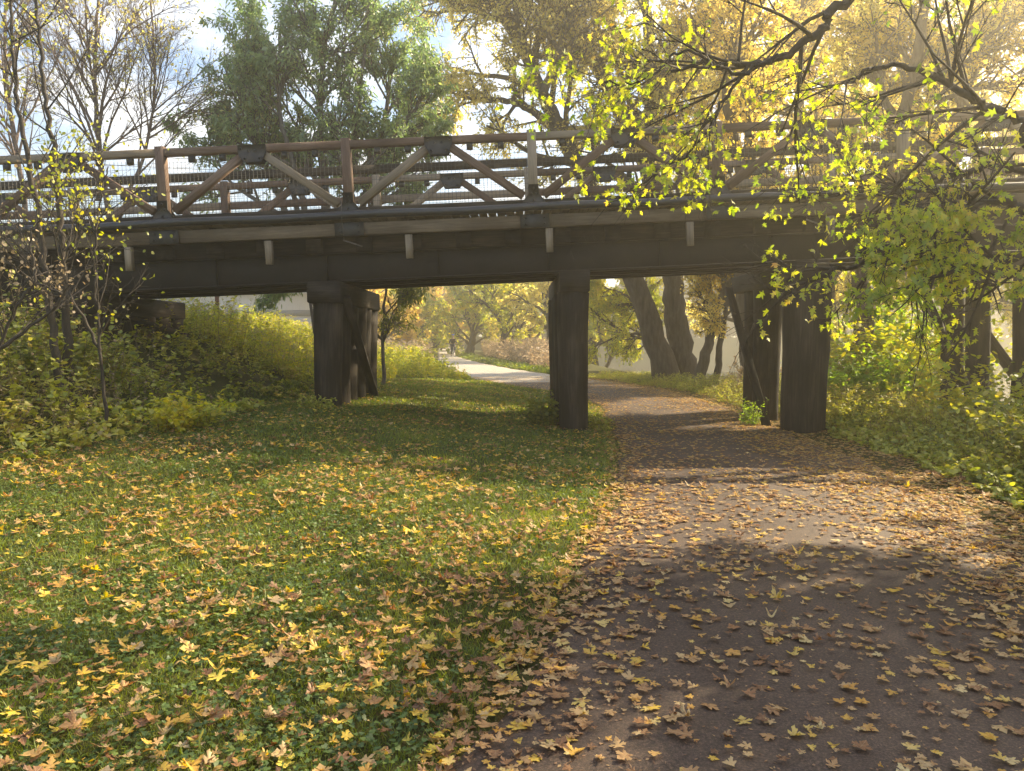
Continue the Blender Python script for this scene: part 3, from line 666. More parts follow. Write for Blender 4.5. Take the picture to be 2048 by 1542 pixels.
tree('sapling', 'short yellow-leaved sapling tangled in front of the left girder', 'tree',
     [(grounded(A_(9.4, (210, 760), (195, 620), (190, 520), (200, 400), (215, 330))), .02, .007, 11, .1, .9),
      (A_(9.4, (200, 700), (130, 560), (150, 470), (170, 420)), .02, .008, 12, .1, .9)],
     M['lf_yg'], M['bark_thin'], 53, per=2.6, size=.05, droop=.6, tpl=T_OVAL, Pk=SAP, group=SF)
tree('sapling', 'arching brown sapling with dead stems at the left edge of the bank', 'tree',
     [(grounded(A_(8.8, (-60, 760), (20, 640), (70, 560), (60, 480), (90, 420))), .022, .007, 10, .1, .9),
      (A_(8.8, (0, 700), (120, 600), (60, 560), (10, 520)), .02, .008, 10, .1, .8)],
     M['lf_dry'], M['bark_thin'], 54, per=2.2, size=.05, droop=.6, tpl=T_OVAL, Pk=SAP, group=SF)

# trees far along the path, under the bridge
FT = P(n=[9, 7, 5], wig=.14, ratio=.5, seg=.8, ang=(25, 60))
FG = 'trees along the far stretch of the path'
far = [(-17, 88, 10, 'lf_yellow', 61, 'farthest yellow tree above the left bend of the path'), (-12.5, 100, 11, 'lf_orange', 62, 'orange yellow tree straight behind the cyclist'),
       (-6.5, 92, 10, 'lf_yellow', 63, 'leaning yellow tree behind the cyclist, to the right'), (-2.5, 84, 11, 'lf_yg', 64, 'yellow green tree above the dry grass, its trunk slanting'),
       (-1.0, 58, 9, 'lf_yg', 65, 'rounded olive green tree standing over the dry grass'), (2.6, 52, 9, 'lf_yellow', 66, 'bright yellow tree just left of the middle pile'),
       (5.5, 50, 10, 'lf_yg', 67, 'yellow green tree at the water edge right of the middle pile'), (-22, 72, 9, 'lf_orange', 68, 'orange tree beside the raised side path'),
       (-30, 80, 11, 'lf_yellow', 69, 'pale yellow tree at the far field edge'), (-9.5, 118, 13, 'lf_yellow', 70, 'highest pale tree closing the view down the path'),
       (-15, 74, 9, 'lf_yellow', 72, 'broad yellow tree left of the cyclist behind the dry weeds'), (-8.5, 84, 10, 'lf_orange', 73, 'orange tinted tree directly above the cyclist'),
       (-4.2, 70, 8.5, 'lf_yg', 74, 'bushy yellow green tree filling the gap right of the cyclist'), (.6, 66, 9, 'lf_yellow', 75, 'yellow tree behind the olive green one'),
       (-26, 95, 12, 'lf_yellow', 76, 'tall yellow tree seen over the weeds left of the path'), (-10, 66, 5, 'lf_yg', 77, 'low green bushy tree at the bend of the path'),
       (-11.5, 60, 6.5, 'lf_orange', 71, 'small thin orange tree left of the cyclist')]
for x, y, H, m_, sd, lb in far:
    if sd != 63: tree('path_tree', lb, 'tree', [up((x, y), H, (-.8 if sd % 2 else .8, 0), .2 + .01 * H, .05, 18, .08, .45, sd, 3.8), up((x + .5, y), H * .75, (2.2, .3), .14, .04, 12, .08, .4, sd + 100, 2.8)],
         M[m_], M['bark'], sd, per=26, size=.34 if y > 80 else .24, droop=.6, tpl=T_RHQ, group=FG, Pk=FT, sides=7)
# drooping yellow-green branches right of the middle pile
tree('riverbank_tree', 'drooping yellow green tree hanging over the water right of the middle pile', 'tree',
     [(grounded(A_(34, (1340, 735), (1300, 640), (1262, 540), (1210, 440))), .16, .06, 13, .2, 3.0),
      (A_(34, (1300, 640), (1250, 590), (1210, 575)), .07, .03, 9, .1, 2.0)],
     M['lf_yg'], M['bark'], 18, per=30, size=.12, droop=1.0, group=RB, Pk=P(trop=[0, -.05, -.12, -.2]))

# foreground maple: trunk right of the frame, limbs reaching over the path
MP = P(n=[7, 5, 5], wig=.13, ang=(25, 60), trop=[0, .02, .02, -.02], ratio=.5, seg=.25, rmax=[.020, .009, .0045])
tx, ty = 9.2, 5.6; tz = float(hgt(tx, ty))
def seen_gap(Q):
    """the maple has shed much of its inner crown; keeps leaves away from the open view under the bridge"""
    c = RNG.uniform(0, 1, len(Q)); u = Q[:, 0] / np.maximum(Q[:, 1], .5); v = (Q[:, 2] - 1.6) / np.maximum(Q[:, 1], .5)
    low = ((u < .33) & (v < .165) | (v < .05) & (c < .7)) & (Q[:, 1] > 1); thin = (u < .24) & (c < .55); sky_ = (v > .17) & (c < .74) | (u < .47) & (c < .76)
    near = (Q[:, 1] > -.5) & (Q[:, 1] < 2.8) & (u < .8) & (u > -.8)
    return ~(low | thin | near | sky_)
maple = [
    ([(tx, ty, tz - .2), (tx - .1, ty, 2), (tx - .5, ty + .1, 4.2), (tx - 1.0, ty, 6.4), (tx - 1.3, ty - .2, 9)], .32, .10, 12, .3, 3.0),
    ([(tx - .9, ty, 6.0)] + A_(6.4, (2120, -230), (1720, -20), (1640, 60), (1575, 108), (1500, 128), (1430, 128), (1340, 142)), .058, .013, 12, .30, 1.5),
    (A_(6.4, (1500, 128), (1440, 215), (1395, 290), (1310, 350), (1215, 410)), .016, .005, 10, .15, .8),
    (A_(6.2, (1560, 112), (1470, 150), (1370, 100), (1290, 160), (1180, 165)), .018, .005, 10, .15, .9),
    ([(tx - .4, ty, 4.0)] + A_(6.0, (2200, 300), (2040, 236), (1950, 200), (1830, 140), (1750, 135), (1690, 170)), .048, .011, 13, .35, 1.3),
    ([(tx - .3, ty, 3.4)] + A_(6.6, (2180, 420), (2000, 400), (1880, 440), (1760, 510), (1620, 560), (1545, 590)), .06, .008, 19, .25, 1.15),
    ([(tx - .3, ty, 2.9)] + A_(6.2, (2200, 500), (2080, 500), (1960, 540), (1850, 560), (1740, 600)), .05, .008, 16, .25, 1.0),
    ([(tx - .4, ty, 3.8)] + A_(7.2, (2160, 330), (2000, 330), (1880, 360), (1740, 380), (1640, 390)), .05, .008, 15, .3, 1.1),
    ([(tx - .8, ty, 5.2), (7, 3.0, 5.8), (5.0, 1.5, 6.2), (2.5, .4, 6.6)], .10, .02, 15, .2, 2.0),
    ([(tx - .8, ty, 5.6), (8, 2.0, 6.6), (7.0, -.8, 7.2), (5.5, -2.5, 7.4)], .10, .02, 14, .2, 2.0),
    ([(tx - .9, ty, 6.0), (7, 4.2, 7.6), (4.5, 3.2, 8.4), (2.0, 3.0, 8.8)], .10, .02, 15, .2, 2.2),
]
tree('maple_tree', 'near maple reaching in from the right with yellow green lobed leaves over the path', 'tree', maple, M['lf_maple'], M['bark_thin'], 81,
     per=18, size=.062, droop=.9, tpl=T_MAPLE2, Pk=MP, spread=.05, cull=seen_gap)
# unseen trees added right of the frame to shade the path and dapple the lawn
tree('maple_tree', 'second maple, unseen, added on the right river bank to dapple the lawn', 'tree', [up((12.5, 2.0), 10, (-1, 0), .25, .06, 16, .35, .3, 82, 3.4)], M['lf_yg'], M['bark_thin'], 82, per=13, size=.15, tpl=T_RHQ)

tree('maple_tree', 'third maple, unseen, added right of the near maple to shade the path', 'tree', [up((11.6, 8.6), 9.5, (-.6, .4), .25, .06, 16, .4, .3, 84, 3.0)], M['lf_yg'], M['bark_thin'], 84, per=32, size=.17, tpl=T_RHQ)
tree('maple_tree', 'unseen airy tree added beside the right end of the bridge to shade the path', 'tree', [up((13.8, 11.2), 11, (-.8, .3), .22, .05, 16, .35, .3, 85, 3.0)], M['lf_yg'], M['bark_thin'], 85, per=11, size=.15, tpl=T_RHQ)
# far bank wood
rng = np.random.default_rng(5)
fw = MB(); fs = MB()
n = 210
xs = rng.uniform(-40, 150, n); ys = 130 - .42 * xs + rng.uniform(0, 22, n)
for x, y in zip(xs, ys):
    H = rng.uniform(7.5, 13); R = rng.uniform(2.8, 4.6); z = float(hgt(x, y)); k = 700
    tube(fs, [(x, y, z - .3), (x + rng.normal(0, .3), y, z + H * .7)], [.3, .1], 5, capped=False)
    q = rng.normal(size=(k, 3)); q = nrm(q) * rng.uniform(.45, 1, (k, 1)) ** .6 * np.array((R, R, H * .48)); lump = nrm(q)
    q *= (1 + .25 * np.sin(lump[:, :1] * 7 + x) * np.sin(lump[:, 2:3] * 6 + y))
    leaves(fw, T_RHQ, q + np.array((x, y, z + H * .50)), rng.normal(size=(k, 3)), rng.uniform(.8, 1.7, k), rng=rng)
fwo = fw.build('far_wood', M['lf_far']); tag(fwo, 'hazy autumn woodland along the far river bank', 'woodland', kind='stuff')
o = fs.build('trunk', M['bark']); o.parent = fwo

# ------------------------------------------------------------------ plants
def stems(sb, lb, bx, by, h, m, tpl, lsize, rng, lean=.18, r=.004, droop=.2, tmin=.15, plume=0, pm=None):
    n = len(bx); bz = hgt(bx, by) - .03
    B0 = np.stack([bx, by, bz], -1); dr = nrm(np.stack([rng.normal(0, lean, n), rng.normal(0, lean, n), np.ones(n)], -1))
    cv = np.stack([rng.normal(0, lean, n), rng.normal(0, lean, n), -.3 * rng.uniform(0, 1, n) * lean * 3], -1)
    def pt(t): return B0[:, None] + (dr * h[:, None])[:, None] * t[..., None] + (cv * h[:, None])[:, None] * (t ** 2)[..., None]
    if sb is not None:
        tt = np.tile(np.array((0, .5, 1.))[None], (n, 1)); C = pt(tt)
        a = np.array((0, 2.094, 4.189)); ring = np.stack([np.cos(a), np.sin(a), 0 * a], -1)
        rr = np.array((1, .8, .35)) * r
        V = C[:, :, None, :] + ring[None, None] * rr[None, :, None, None]
        Fc = np.array([(i * 3 + j, i * 3 + (j + 1) % 3, (i + 1) * 3 + (j + 1) % 3, (i + 1) * 3 + j) for i in range(2) for j in range(3)])
        sb.add(V.reshape(-1, 3), (np.arange(n)[:, None, None] * 9 + Fc[None]).reshape(-1, 4))
    t = rng.uniform(tmin, 1, (n, m)); Q = pt(t).reshape(-1, 3)
    az_ = rng.uniform(0, 6.283, n * m); A = np.stack([np.cos(az_), np.sin(az_), rng.normal(.25, .4, n * m) - droop], -1)
    up_ = np.array((0, 0, 1.)) + rng.normal(0, .45, (n * m, 3))
    leaves(lb, tpl, Q, A, rng.uniform(.6, 1.3, n * m) * lsize, .3, Nn=up_, rng=rng)
    if plume:
        t = rng.uniform(.82, 1.05, (n, plume)); Q = pt(t).reshape(-1, 3) + rng.normal(0, .02, (n * plume, 3))
        leaves(pm, T_RHQ, Q, rng.normal(size=(n * plume, 3)) + np.array((0, 0, .6)), np.full(n * plume, .035), rng=rng)
def patch(name, label, cat, fields, lm, sm=None, kind='stuff', plume_mat=None, seed=0, tpl=T_OVAL, group=None):
    """fields: list of (bx, by, h, leaves per stem, leaf size, lean)"""
    rng = np.random.default_rng(seed); sb = MB(); lb = MB(); pb = MB() if plume_mat else None
    for f in fields:
        bx, by, h, m, ls, lean = f[:6]; stems(sb, lb, bx, by, h, m, f[6] if len(f) > 6 else tpl, ls, rng, lean, plume=6 if pb else 0, pm=pb)
    o = lb.build(name if kind == 'stuff' else 'foliage', lm)
    if kind == 'stuff':
        tag(o, label, cat, kind='stuff'); root = o
    else:
        bx, by = fields[0][0].mean(), fields[0][1].mean(); root = empty(name, (bx, by, float(hgt(bx, by)))); tag(root, label, cat, group); adopt(o, root)
    s = sb.build('stem', sm or M['stem'])
    if kind == 'stuff': s.parent = root
    else: adopt(s, root)
    if pb:
        q = pb.build('seed_head', plume_mat)
        if kind == 'stuff': q.parent = root
        else: adopt(q, root)
    return root
def region(n, fx, y0, y1, rng, keep=None):
    y = rng.uniform(y0, y1, n); lo, hi = fx(y); x = lo + (hi - lo) * rng.uniform(0, 1, n)
    if keep is not None: m = keep(x, y); x, y = x[m], y[m]
    return x, y
rng = np.random.default_rng(91)
nobridge = lambda x, y: ~((np.abs(x + 3.2) < .38) & (y > 12.4) & (y < 16.6)) & ~((x < -7.7) & (y > 12.4) & (y < 16.5))
# the weedy bank left of the lawn
x, y = region(3600, lambda y: (edge(y) - 5.5, edge(y) + .15), 5.5, 17, rng, lambda x, y: nobridge(x, y) & ((y < 11.9) | (y > 16.2) | (rng.uniform(size=len(x)) < .3))); d = np.clip((edge(y) - x) / 1.6, .25, 1)
cl = .5 + .5 * np.sin(x * 2.6 + np.sin(y * 2.1)) * np.sin(y * 3.1 + x)
h = d * rng.uniform(.4, 1.2, len(x)) * (.5 + .75 * cl) * np.where((y > 11.9) & (y < 16.2), .4, 1) * np.where(rng.uniform(size=len(x)) < .08, 1.7, 1)
k = rng.uniform(size=len(x)) < .72
patch('bank_undergrowth', 'waist-high green and yellow weeds covering the bank left of the lawn', 'undergrowth',
      [(x[k], y[k], h[k], 16, .08, .28), (x[~k], y[~k], h[~k] * 1.15, 20, .085, .3, T_LANCE)], M['lf_weed'], seed=92)
x, y = region(700, lambda y: (edge(y) - 5, edge(y) - .3), 6, 12, rng, nobridge); h = np.clip((edge(y) - x) / 1.6, .3, 1) * rng.uniform(.5, 1.5, len(x))
patch('dry_stems', 'brown dead weed stalks standing among the green bank weeds', 'undergrowth', [(x, y, h, 9, .05, .25, T_RH)], M['lf_dry'], seed=93)
# tall weeds beyond the bridge at the left
x, y = region(4200, lambda y: (edge(y) - 8, edge(y) + .3), 16.5, 30, rng, nobridge); h = np.clip((edge(y) + .4 - x) / 1.5, .25, 1) * rng.uniform(.35, .95, len(x)) * (1 + .35 * np.sin(x * 1.7 + y) * np.sin(y * 1.3))
patch('tall_weeds', 'tall plumed weeds on the rise beyond the bridge, left of the first bent', 'undergrowth', [(x, y, h, 14, .12, .16, T_LANCE)], M['lf_yg'], plume_mat=M['lf_dry'], seed=94)
x, y = region(3600, lambda y: (edge(y) - 4, np.where(y > 27.5, pl(y) - .35, edge(y) + 1.2)), 24, 44, rng); h = rng.uniform(.45, 1.25, len(x)) * np.clip((pl(y) - x) / 1.5, .3, 1.1)
patch('tall_weeds', 'sunlit yellow green weeds right of the first pile bent beside the pale path', 'undergrowth', [(x, y, h, 16, .14, .12, T_LANCE)], M['lf_yg'], seed=95)
x, y = region(3200, lambda y: (edge(y) - 14, pl(y) - .7), 38, 80, rng); h = rng.uniform(.7, 1.6, len(x))
patch('dry_grass', 'pinkish dry weeds between the far path and the left field', 'dry grass', [(x, y, h, 10, .22, .12, T_LANCE)], M['drygrass'], seed=96)
x, y = region(4200, lambda y: (pr_(y) + np.interp(y, [30, 40, 60, 80], [.9, 1.6, 2.2, 3]), np.minimum(pr_(y) + 8, xr(y) - .6)), 33, 82, rng, lambda x, y: (x < xr(y) - .5) & (x < .085 * y))
h = rng.uniform(.7, 1.35, len(x)) * np.clip((x - pr_(y) - .4) / 1.6, .35, 1.3)
patch('dry_grass', 'tan dry grass mound between the far path and the river', 'dry grass', [(x, y, h, 10, .2, .12, T_LANCE)], M['drygrass'], seed=97)
x, y = region(900, lambda y: (pr_(y) + .05, pr_(y) + 1.6), 33, 70, rng); patch('verge_grass', 'short bright green verge along the far path', 'grass', [(x, y, rng.uniform(.1, .22, len(x)), 12, .22, .3, T_LANCE)], M['grass'], seed=98)
# river side weeds
x, y = region(5000, lambda y: (pr_(y) + .35, xr(y) - .4), 14.5, 31, rng, lambda x, y: ~((np.abs(x - 5) < .45) & (y < 16.6)))
h = rng.uniform(.35, .85, len(x)) * np.clip((x - pr_(y)) / 1.2, .25, 1) * np.interp(y, [20, 25, 31], [1, .6, .35])
patch('riverside_weeds', 'green weeds between the path and the river beyond the bridge', 'undergrowth', [(x, y, h, 13, .075, .2, T_LANCE)], M['lf_weed'], seed=99)
x, y = region(3400, lambda y: (pr_(y) + .5, xr(y) - .3), 4.2, 14.5, rng, lambda x, y: ~((np.abs(x - 5) < .42) & (y > 12.4)))
h = rng.uniform(.2, .55, len(x)) * np.clip((x - pr_(y) - .2) / 1.2, .15, 1.5)
patch('riverside_weeds', 'dark leafy ground weeds at the right edge of the path before the bridge', 'undergrowth', [(x, y, h, 14, .07, .3)], M['lf_weed'], seed=100)
def bush(name, label, cx, cy, R, H, n, m, ls, lm, seed, tpl=T_OVAL, lean=.35, group=None):
    rng = np.random.default_rng(seed); a = rng.uniform(0, 6.28, n); rr = R * np.sqrt(rng.uniform(0, 1, n)) * .6
    return patch(name, label, 'shrub', [(cx + rr * np.cos(a), cy + rr * np.sin(a), H * rng.uniform(.5, 1.05, n), m, ls, lean, tpl)], lm, kind='thing', seed=seed, group=group)
SG = 'shrubs on the river side of the bridge'
bush('shrub', 'golden shrub glowing in sunlight between the two right hand bents', 9.0, 17.6, 1.9, 2.7, 240, 40, .12, M['lf_yg'], 111, group=SG)
bush('shrub', 'lime green broad-leaved sapling behind the golden shrub', 9.7, 18.8, 1.0, 3.7, 60, 56, .16, M['lf_lime'], 112, tpl=T_MAPLE2, lean=.2, group=SG)
bush('shrub', 'low golden bush in front of the lime sapling beyond the right bent', 8.0, 16.9, 1.3, 1.7, 170, 34, .11, M['lf_lime'], 125, group=SG)
bush('shrub', 'low yellow shrub close to the water at the right frame edge', 8.0, 11.9, 1.4, 1.75, 190, 34, .085, M['lf_yg'], 113, group=SG)
bush('shrub', 'dark green shrub overhanging the lower right beside the path', 6.7, 8.6, 1.3, 1.3, 170, 34, .075, M['lf_shrub'], 114, group=SG)
bush('shrub', 'nearest dark green shrub cut by the right frame edge', 6.1, 6.6, 1.1, .9, 160, 34, .065, M['lf_shrub'], 115, group=SG)
bush('shrub', 'reddish brown shrub beyond the right bent at the river edge', 7.1, 21.5, .7, 1.3, 70, 26, .09, M['lf_dry'], 116, group=SG)
bush('shrub', 'dark little bush hugging the left foot of the middle pile', .55, 13.5, .5, .75, 70, 26, .07, M['lf_shrub'], 117)
bush('shrub', 'sparse yellow weed tuft at the right foot of the middle pile', 1.5, 13.0, .25, .42, 26, 16, .05, M['lf_weed'], 118)
bush('shrub', 'bright weed tuft at the foot of the leaning brace by the path', 4.35, 13.6, .4, .6, 40, 18, .06, M['lf_lime'], 119, tpl=T_LANCE, lean=.2)
bush('shrub', 'leafy green bramble mound on top of the left bank below the girder', -6.6, 10.9, 1.3, .8, 140, 28, .085, M['lf_shrub'], 120)
bush('shrub', 'pale variegated bush at the lower edge of the left bank', -4.3, 9.8, .6, .6, 70, 24, .075, M['lf_yg'], 121)
bush('shrub', 'low weeds around the base of the first pile bent', -3.2, 12.2, .5, .3, 60, 12, .05, M['lf_weed'], 122)

# ------------------------------------------------------------------ lawn and leaf litter
rng = np.random.default_rng(131)
def inview(x, y, m=1.12): return (np.abs(x) < .70 * y * m + .4) & (y > 2.2)
gb = MB()
def blades(x, y, h, w, seed):
    rng = np.random.default_rng(seed); n = len(x); z = hgt(x, y) - .005; a = rng.uniform(0, 6.283, n)
    s = np.stack([np.cos(a), np.sin(a), 0 * a], -1); l = np.stack([rng.normal(0, .45, n), rng.normal(0, .45, n), np.ones(n)], -1)
    B0 = np.stack([x, y, z], -1); m1 = B0 + l * (h * .55)[:, None]; tp = B0 + l * h[:, None] + np.stack([rng.normal(0, .35, n) * h, rng.normal(0, .35, n) * h, -.1 * h], -1)
    V = np.stack([B0 - s * w[:, None] / 2, B0 + s * w[:, None] / 2, m1 + s * w[:, None] * .4, m1 - s * w[:, None] * .4, tp], 1)
    k = np.arange(n)[:, None] * 5
    gb.add(V.reshape(-1, 3), k + np.array([(0, 1, 2, 3)])); gb.add(np.zeros((0, 3)), (k - n * 5 + np.array([(3, 2, 4)])))
def lawnmask(x, y): return (x < pl(y) + rng.normal(-.03, .07, len(x))) & (x > edge(y) - 1.0)
for y0, y1, dens, hh, ww in ((2.2, 4.5, 5200, .045, .0035), (4.5, 8, 2600, .05, .005), (8, 14, 1300, .055, .008), (14, 24, 500, .06, .014), (24, 33, 200, .08, .03)):
    n = int(dens * (y1 - y0) * 9); y = rng.uniform(y0, y1, n); x = rng.uniform(-8.6, 2.4, n)
    n_keep = inview(x, y) & lawnmask(x, y); x, y = x[n_keep], y[n_keep]
    blades(x, y, rng.uniform(.5, 1.4, len(x)) * hh, rng.uniform(.7, 1.3, len(x)) * ww, int(y0 * 10))
x = rng.uniform(-8, 2.2, 1500); y = rng.uniform(2.3, 13, 1500); k = inview(x, y) & lawnmask(x, y) & (np.sin(x * 2.2 + y) * np.sin(y * 1.9) > -.1); x, y = x[k], y[k]
tx_ = np.repeat(x, 16) + rng.normal(0, .03, len(x) * 16); ty_ = np.repeat(y, 16) + rng.normal(0, .03, len(x) * 16)
blades(tx_, ty_, rng.uniform(.05, .13, len(tx_)), rng.uniform(.003, .006, len(tx_)), 77)
go = gb.build('lawn_grass', M['grass']); tag(go, 'short green grass of the lawn left of the path', 'grass', kind='stuff')
cb_ = MB()
for y0, y1, dens, s in ((2.2, 5, 1500, .024), (5, 9, 850, .028), (9, 15, 380, .036)):
    n = int(dens * (y1 - y0) * 9); y = rng.uniform(y0, y1, n); x = rng.uniform(-8.6, 1.6, n)
    cl = np.sin(x * 1.9 + 1.3 * np.sin(y * 1.1)) * np.sin(y * 1.6 + .8) + .35 * (x < -.8) + .25
    k = inview(x, y) & (x < pl(y) - .15) & (x > edge(y) - .8) & (rng.uniform(-.6, 1, n) < cl); x, y = x[k], y[k]; n = len(x)
    a = rng.uniform(0, 6.283, n); Pp = np.stack([x, y, hgt(x, y) + rng.uniform(.015, .05, n)], -1)
    leaves(cb_, T_CLOVER, Pp, np.stack([np.cos(a), np.sin(a), rng.normal(0, .2, n)], -1), rng.uniform(.7, 1.4, n) * s, .2, Nn=np.array((0, 0, 1.)) + rng.normal(0, .3, (n, 3)), rng=rng)
co = cb_.build('clover', M['clover']); tag(co, 'low clover-like ground cover mixed into the lawn', 'ground cover', kind='stuff')

# fallen leaves
def leaf_points(y0, y1, dens, surface, rng):
    area = (y1 - y0) * 14; n = int(dens * area); y = rng.uniform(y0, y1, n); x = rng.uniform(-8.5, 7.5, n)
    L_, R_ = pl(y), pr_(y)
    cl = .5 + .5 * np.sin(x * 2.3 + np.sin(y * 1.7) * 1.5) * np.sin(y * 2.9 + x * .7 + 1)
    if surface == 'lawn': p = np.clip(.62 + 1.0 * (cl - .5), .12, 1) * (x < L_) * (x > edge(y) - .6) * (.5 + .5 * ss((L_ - x + .4) / .1))
    else:
        dl = np.exp(-((x - L_) / .38) ** 2); drr = ss((x - (R_ - 1.5)) / 1.2)
        p = np.clip(.20 + .34 * cl ** 2 + .6 * dl + .88 * drr, 0, 1) * (x > L_ - .15) * (x < R_ + 1.3)
    k = (rng.uniform(0, 1, n) < p) & inview(x, y, 1.1); return x[k], y[k]
def leaf_pose(x, y, surface, rng):
    n = len(x); a = rng.uniform(0, 6.283, n); lift = rng.uniform(.006, .02, n) if surface == 'path' else rng.uniform(.02, .06, n)
    tilt = .06 if surface == 'path' else .22
    Pp = np.stack([x, y, surf(x, y) + lift], -1); Aa = np.stack([np.cos(a), np.sin(a), rng.normal(0, tilt, n)], -1)
    return Pp, Aa, np.array((0, 0, 1.)) + rng.normal(0, tilt, (n, 3))
cand = []
for surface, mk, bands in (('lawn', 'litter', ((2.2, 5, 420), (5, 9, 330), (9, 14, 230), (14, 26, 110))), ('path', 'litter_dry', ((2.2, 5, 640), (5, 9, 640), (9, 14, 620), (14, 30, 420)))):
    b = MB()
    for y0, y1, dens in bands:
        x, y = leaf_points(y0, y1, dens, surface, rng); Pp, Aa, Nn = leaf_pose(x, y, surface, rng)
        sz = rng.uniform(.027, .062, len(x)) * rng.choice([.55, .8, 1, 1.25], len(x)) * (1 if y1 < 12 else 1.1)
        if y0 < 3:
            dd = y; o_ = np.argsort(dd)[:150]; keep = np.ones(len(x), bool); keep[o_] = False
            for q in o_: cand.append((Pp[q], Aa[q], Nn[q], max(sz[q], .045), surface))
            Pp, Aa, Nn, sz = Pp[keep], Aa[keep], Nn[keep], sz[keep]
        cb0 = .24 if surface == 'lawn' else .15
        if y1 < 10:
            h_ = rng.uniform(size=len(sz)) < .5; h2 = ~h_ & (rng.uniform(size=len(sz)) < .25); h3 = ~h_ & ~h2
            leaves(b, T_MAPLE, Pp[h_], Aa[h_], sz[h_], cb0, Nn=Nn[h_], rng=rng); leaves(b, T_SLIM, Pp[h3], Aa[h3], sz[h3] * 1.1, cb0 * 1.3, Nn=Nn[h3], rng=rng)
            leaves(b, T_MAPLE, Pp[h2], Aa[h2], sz[h2] * .95, .33, Nn=Nn[h2], rng=rng)
        else: leaves(b, T_MAPLE2, Pp, Aa, sz, cb0, Nn=Nn, rng=rng)
    o = b.build('fallen_leaves', M[mk]); tag(o, 'yellow and tan maple leaves scattered over the grass' if surface == 'lawn' else 'dry tan leaves scattered over the asphalt path', 'fallen leaves', kind='stuff')
b = MB()
for y0, y1, n in ((2.2, 5, 16000), (5, 10, 24000), (10, 20, 14000)):
    y = rng.uniform(y0, y1, n); x = rng.uniform(-.5, 6.5, n); L_, R_ = pl(y), pr_(y)
    p = np.clip(.25 + np.exp(-((x - L_) / .4) ** 2) + ss((x - R_ + 1.4) / 1.2), 0, 1) * (x > L_ - .2) * (x < R_ + .6); k = (rng.uniform(0, 1, n) < p) & inview(x, y); x, y = x[k], y[k]; n = len(x)
    a = rng.uniform(0, 6.283, n); leaves(b, T_RH, np.stack([x, y, surf(x, y) + .004], -1), np.stack([np.cos(a), np.sin(a), 0 * a], -1), rng.uniform(.006, .022, n), .2, Nn=np.array((0, 0, 1.)) + rng.normal(0, .2, (n, 3)), rng=rng)
M['crumb'] = leaf_mat('leaf_crumb', [(0, (.12, .06, .03)), (.6, (.28, .16, .08)), (1, (.45, .30, .12))], trans=.2, clump=.2)
o = b.build('leaf_crumbs', M['crumb']); tag(o, 'brown leaf crumbs ground into the asphalt along the path', 'leaf crumbs', kind='stuff')
# the nearest 300 leaves, one object each
hues = [('golden yellow', (.72, .47, .03)), ('pale tan', (.56, .42, .22)), ('dull brown', (.22, .10, .04)), ('orange brown', (.50, .23, .05)), ('lemon yellow', (.72, .60, .05)), ('bleached cream', (.66, .58, .38)), ('tawny', (.42, .24, .10))]
hm = []
for nme, c in hues:
    hm.append(leaf_mat(nme.replace(' ', '_') + '_leaf', [(0, tuple(v * .7 for v in c)), (.5, c), (1, tuple(min(.8, v * 1.2) for v in c))], trans=.35, clump=.9, noise_scale=1.2, spots=2.6, veins=True))
protos = []
for k in range(10):
    b = MB(); leaves(b, T_MAPLE if k % 2 else T_SLIM, np.array([(0, -.4, 0.)]), np.array([(0, 1., 0)]), np.array([1.]), .28, Nn=np.array([(0, 0, 1.)]), rng=np.random.default_rng(200 + k))
    V = b.v[0]; cx_ = smoothline([(0, -.4, 0), (.03, -.6, .03), (.08 * (-1) ** k, -.85, .02)], 5); tube(b, cx_, [.012, .01, .01, .009, .009], 4)
    protos.append(b)
pm = {}
used = set()
for q, (p_, a_, n_, s_, surface) in enumerate(cand):
    hi = int(rng.choice(7, p=[.2, .2, .12, .14, .08, .12, .14] if surface == 'lawn' else [.08, .26, .16, .12, .04, .14, .20])); ki = q % 10
    if (hi, ki) not in pm: o = protos[ki].build('fallen_leaf', hm[hi]); pm[(hi, ki)] = o
    else: o = pm[(hi, ki)].copy(); COL.objects.link(o)
    A1 = Vector(a_).normalized(); S1 = A1.cross(Vector(n_)).normalized(); Z1 = S1.cross(A1)
    o.matrix_world = Matrix.LocRotScale(Vector(p_), Matrix((S1, A1, Z1)).transposed(), Vector((s_, s_, s_)))
    u = p_[0] / p_[1]; c, s = math.cos(PITCH), math.sin(PITCH); zz = p_[2] - 1.6; yc = p_[1] * c - zz * s; vc = p_[1] * s + zz * c
    fx = int(round(1024 + F * p_[0] / yc)); fy = int(round(771 - F * vc / yc))
    where = 'grass' if surface == 'lawn' else 'dark path'
    lb = f"{hues[hi][0]} maple leaf on the {where} at photo column {fx}, row {fy}"
    used.add(lb); tag(o, lb, 'leaf', 'nearest fallen maple leaves')
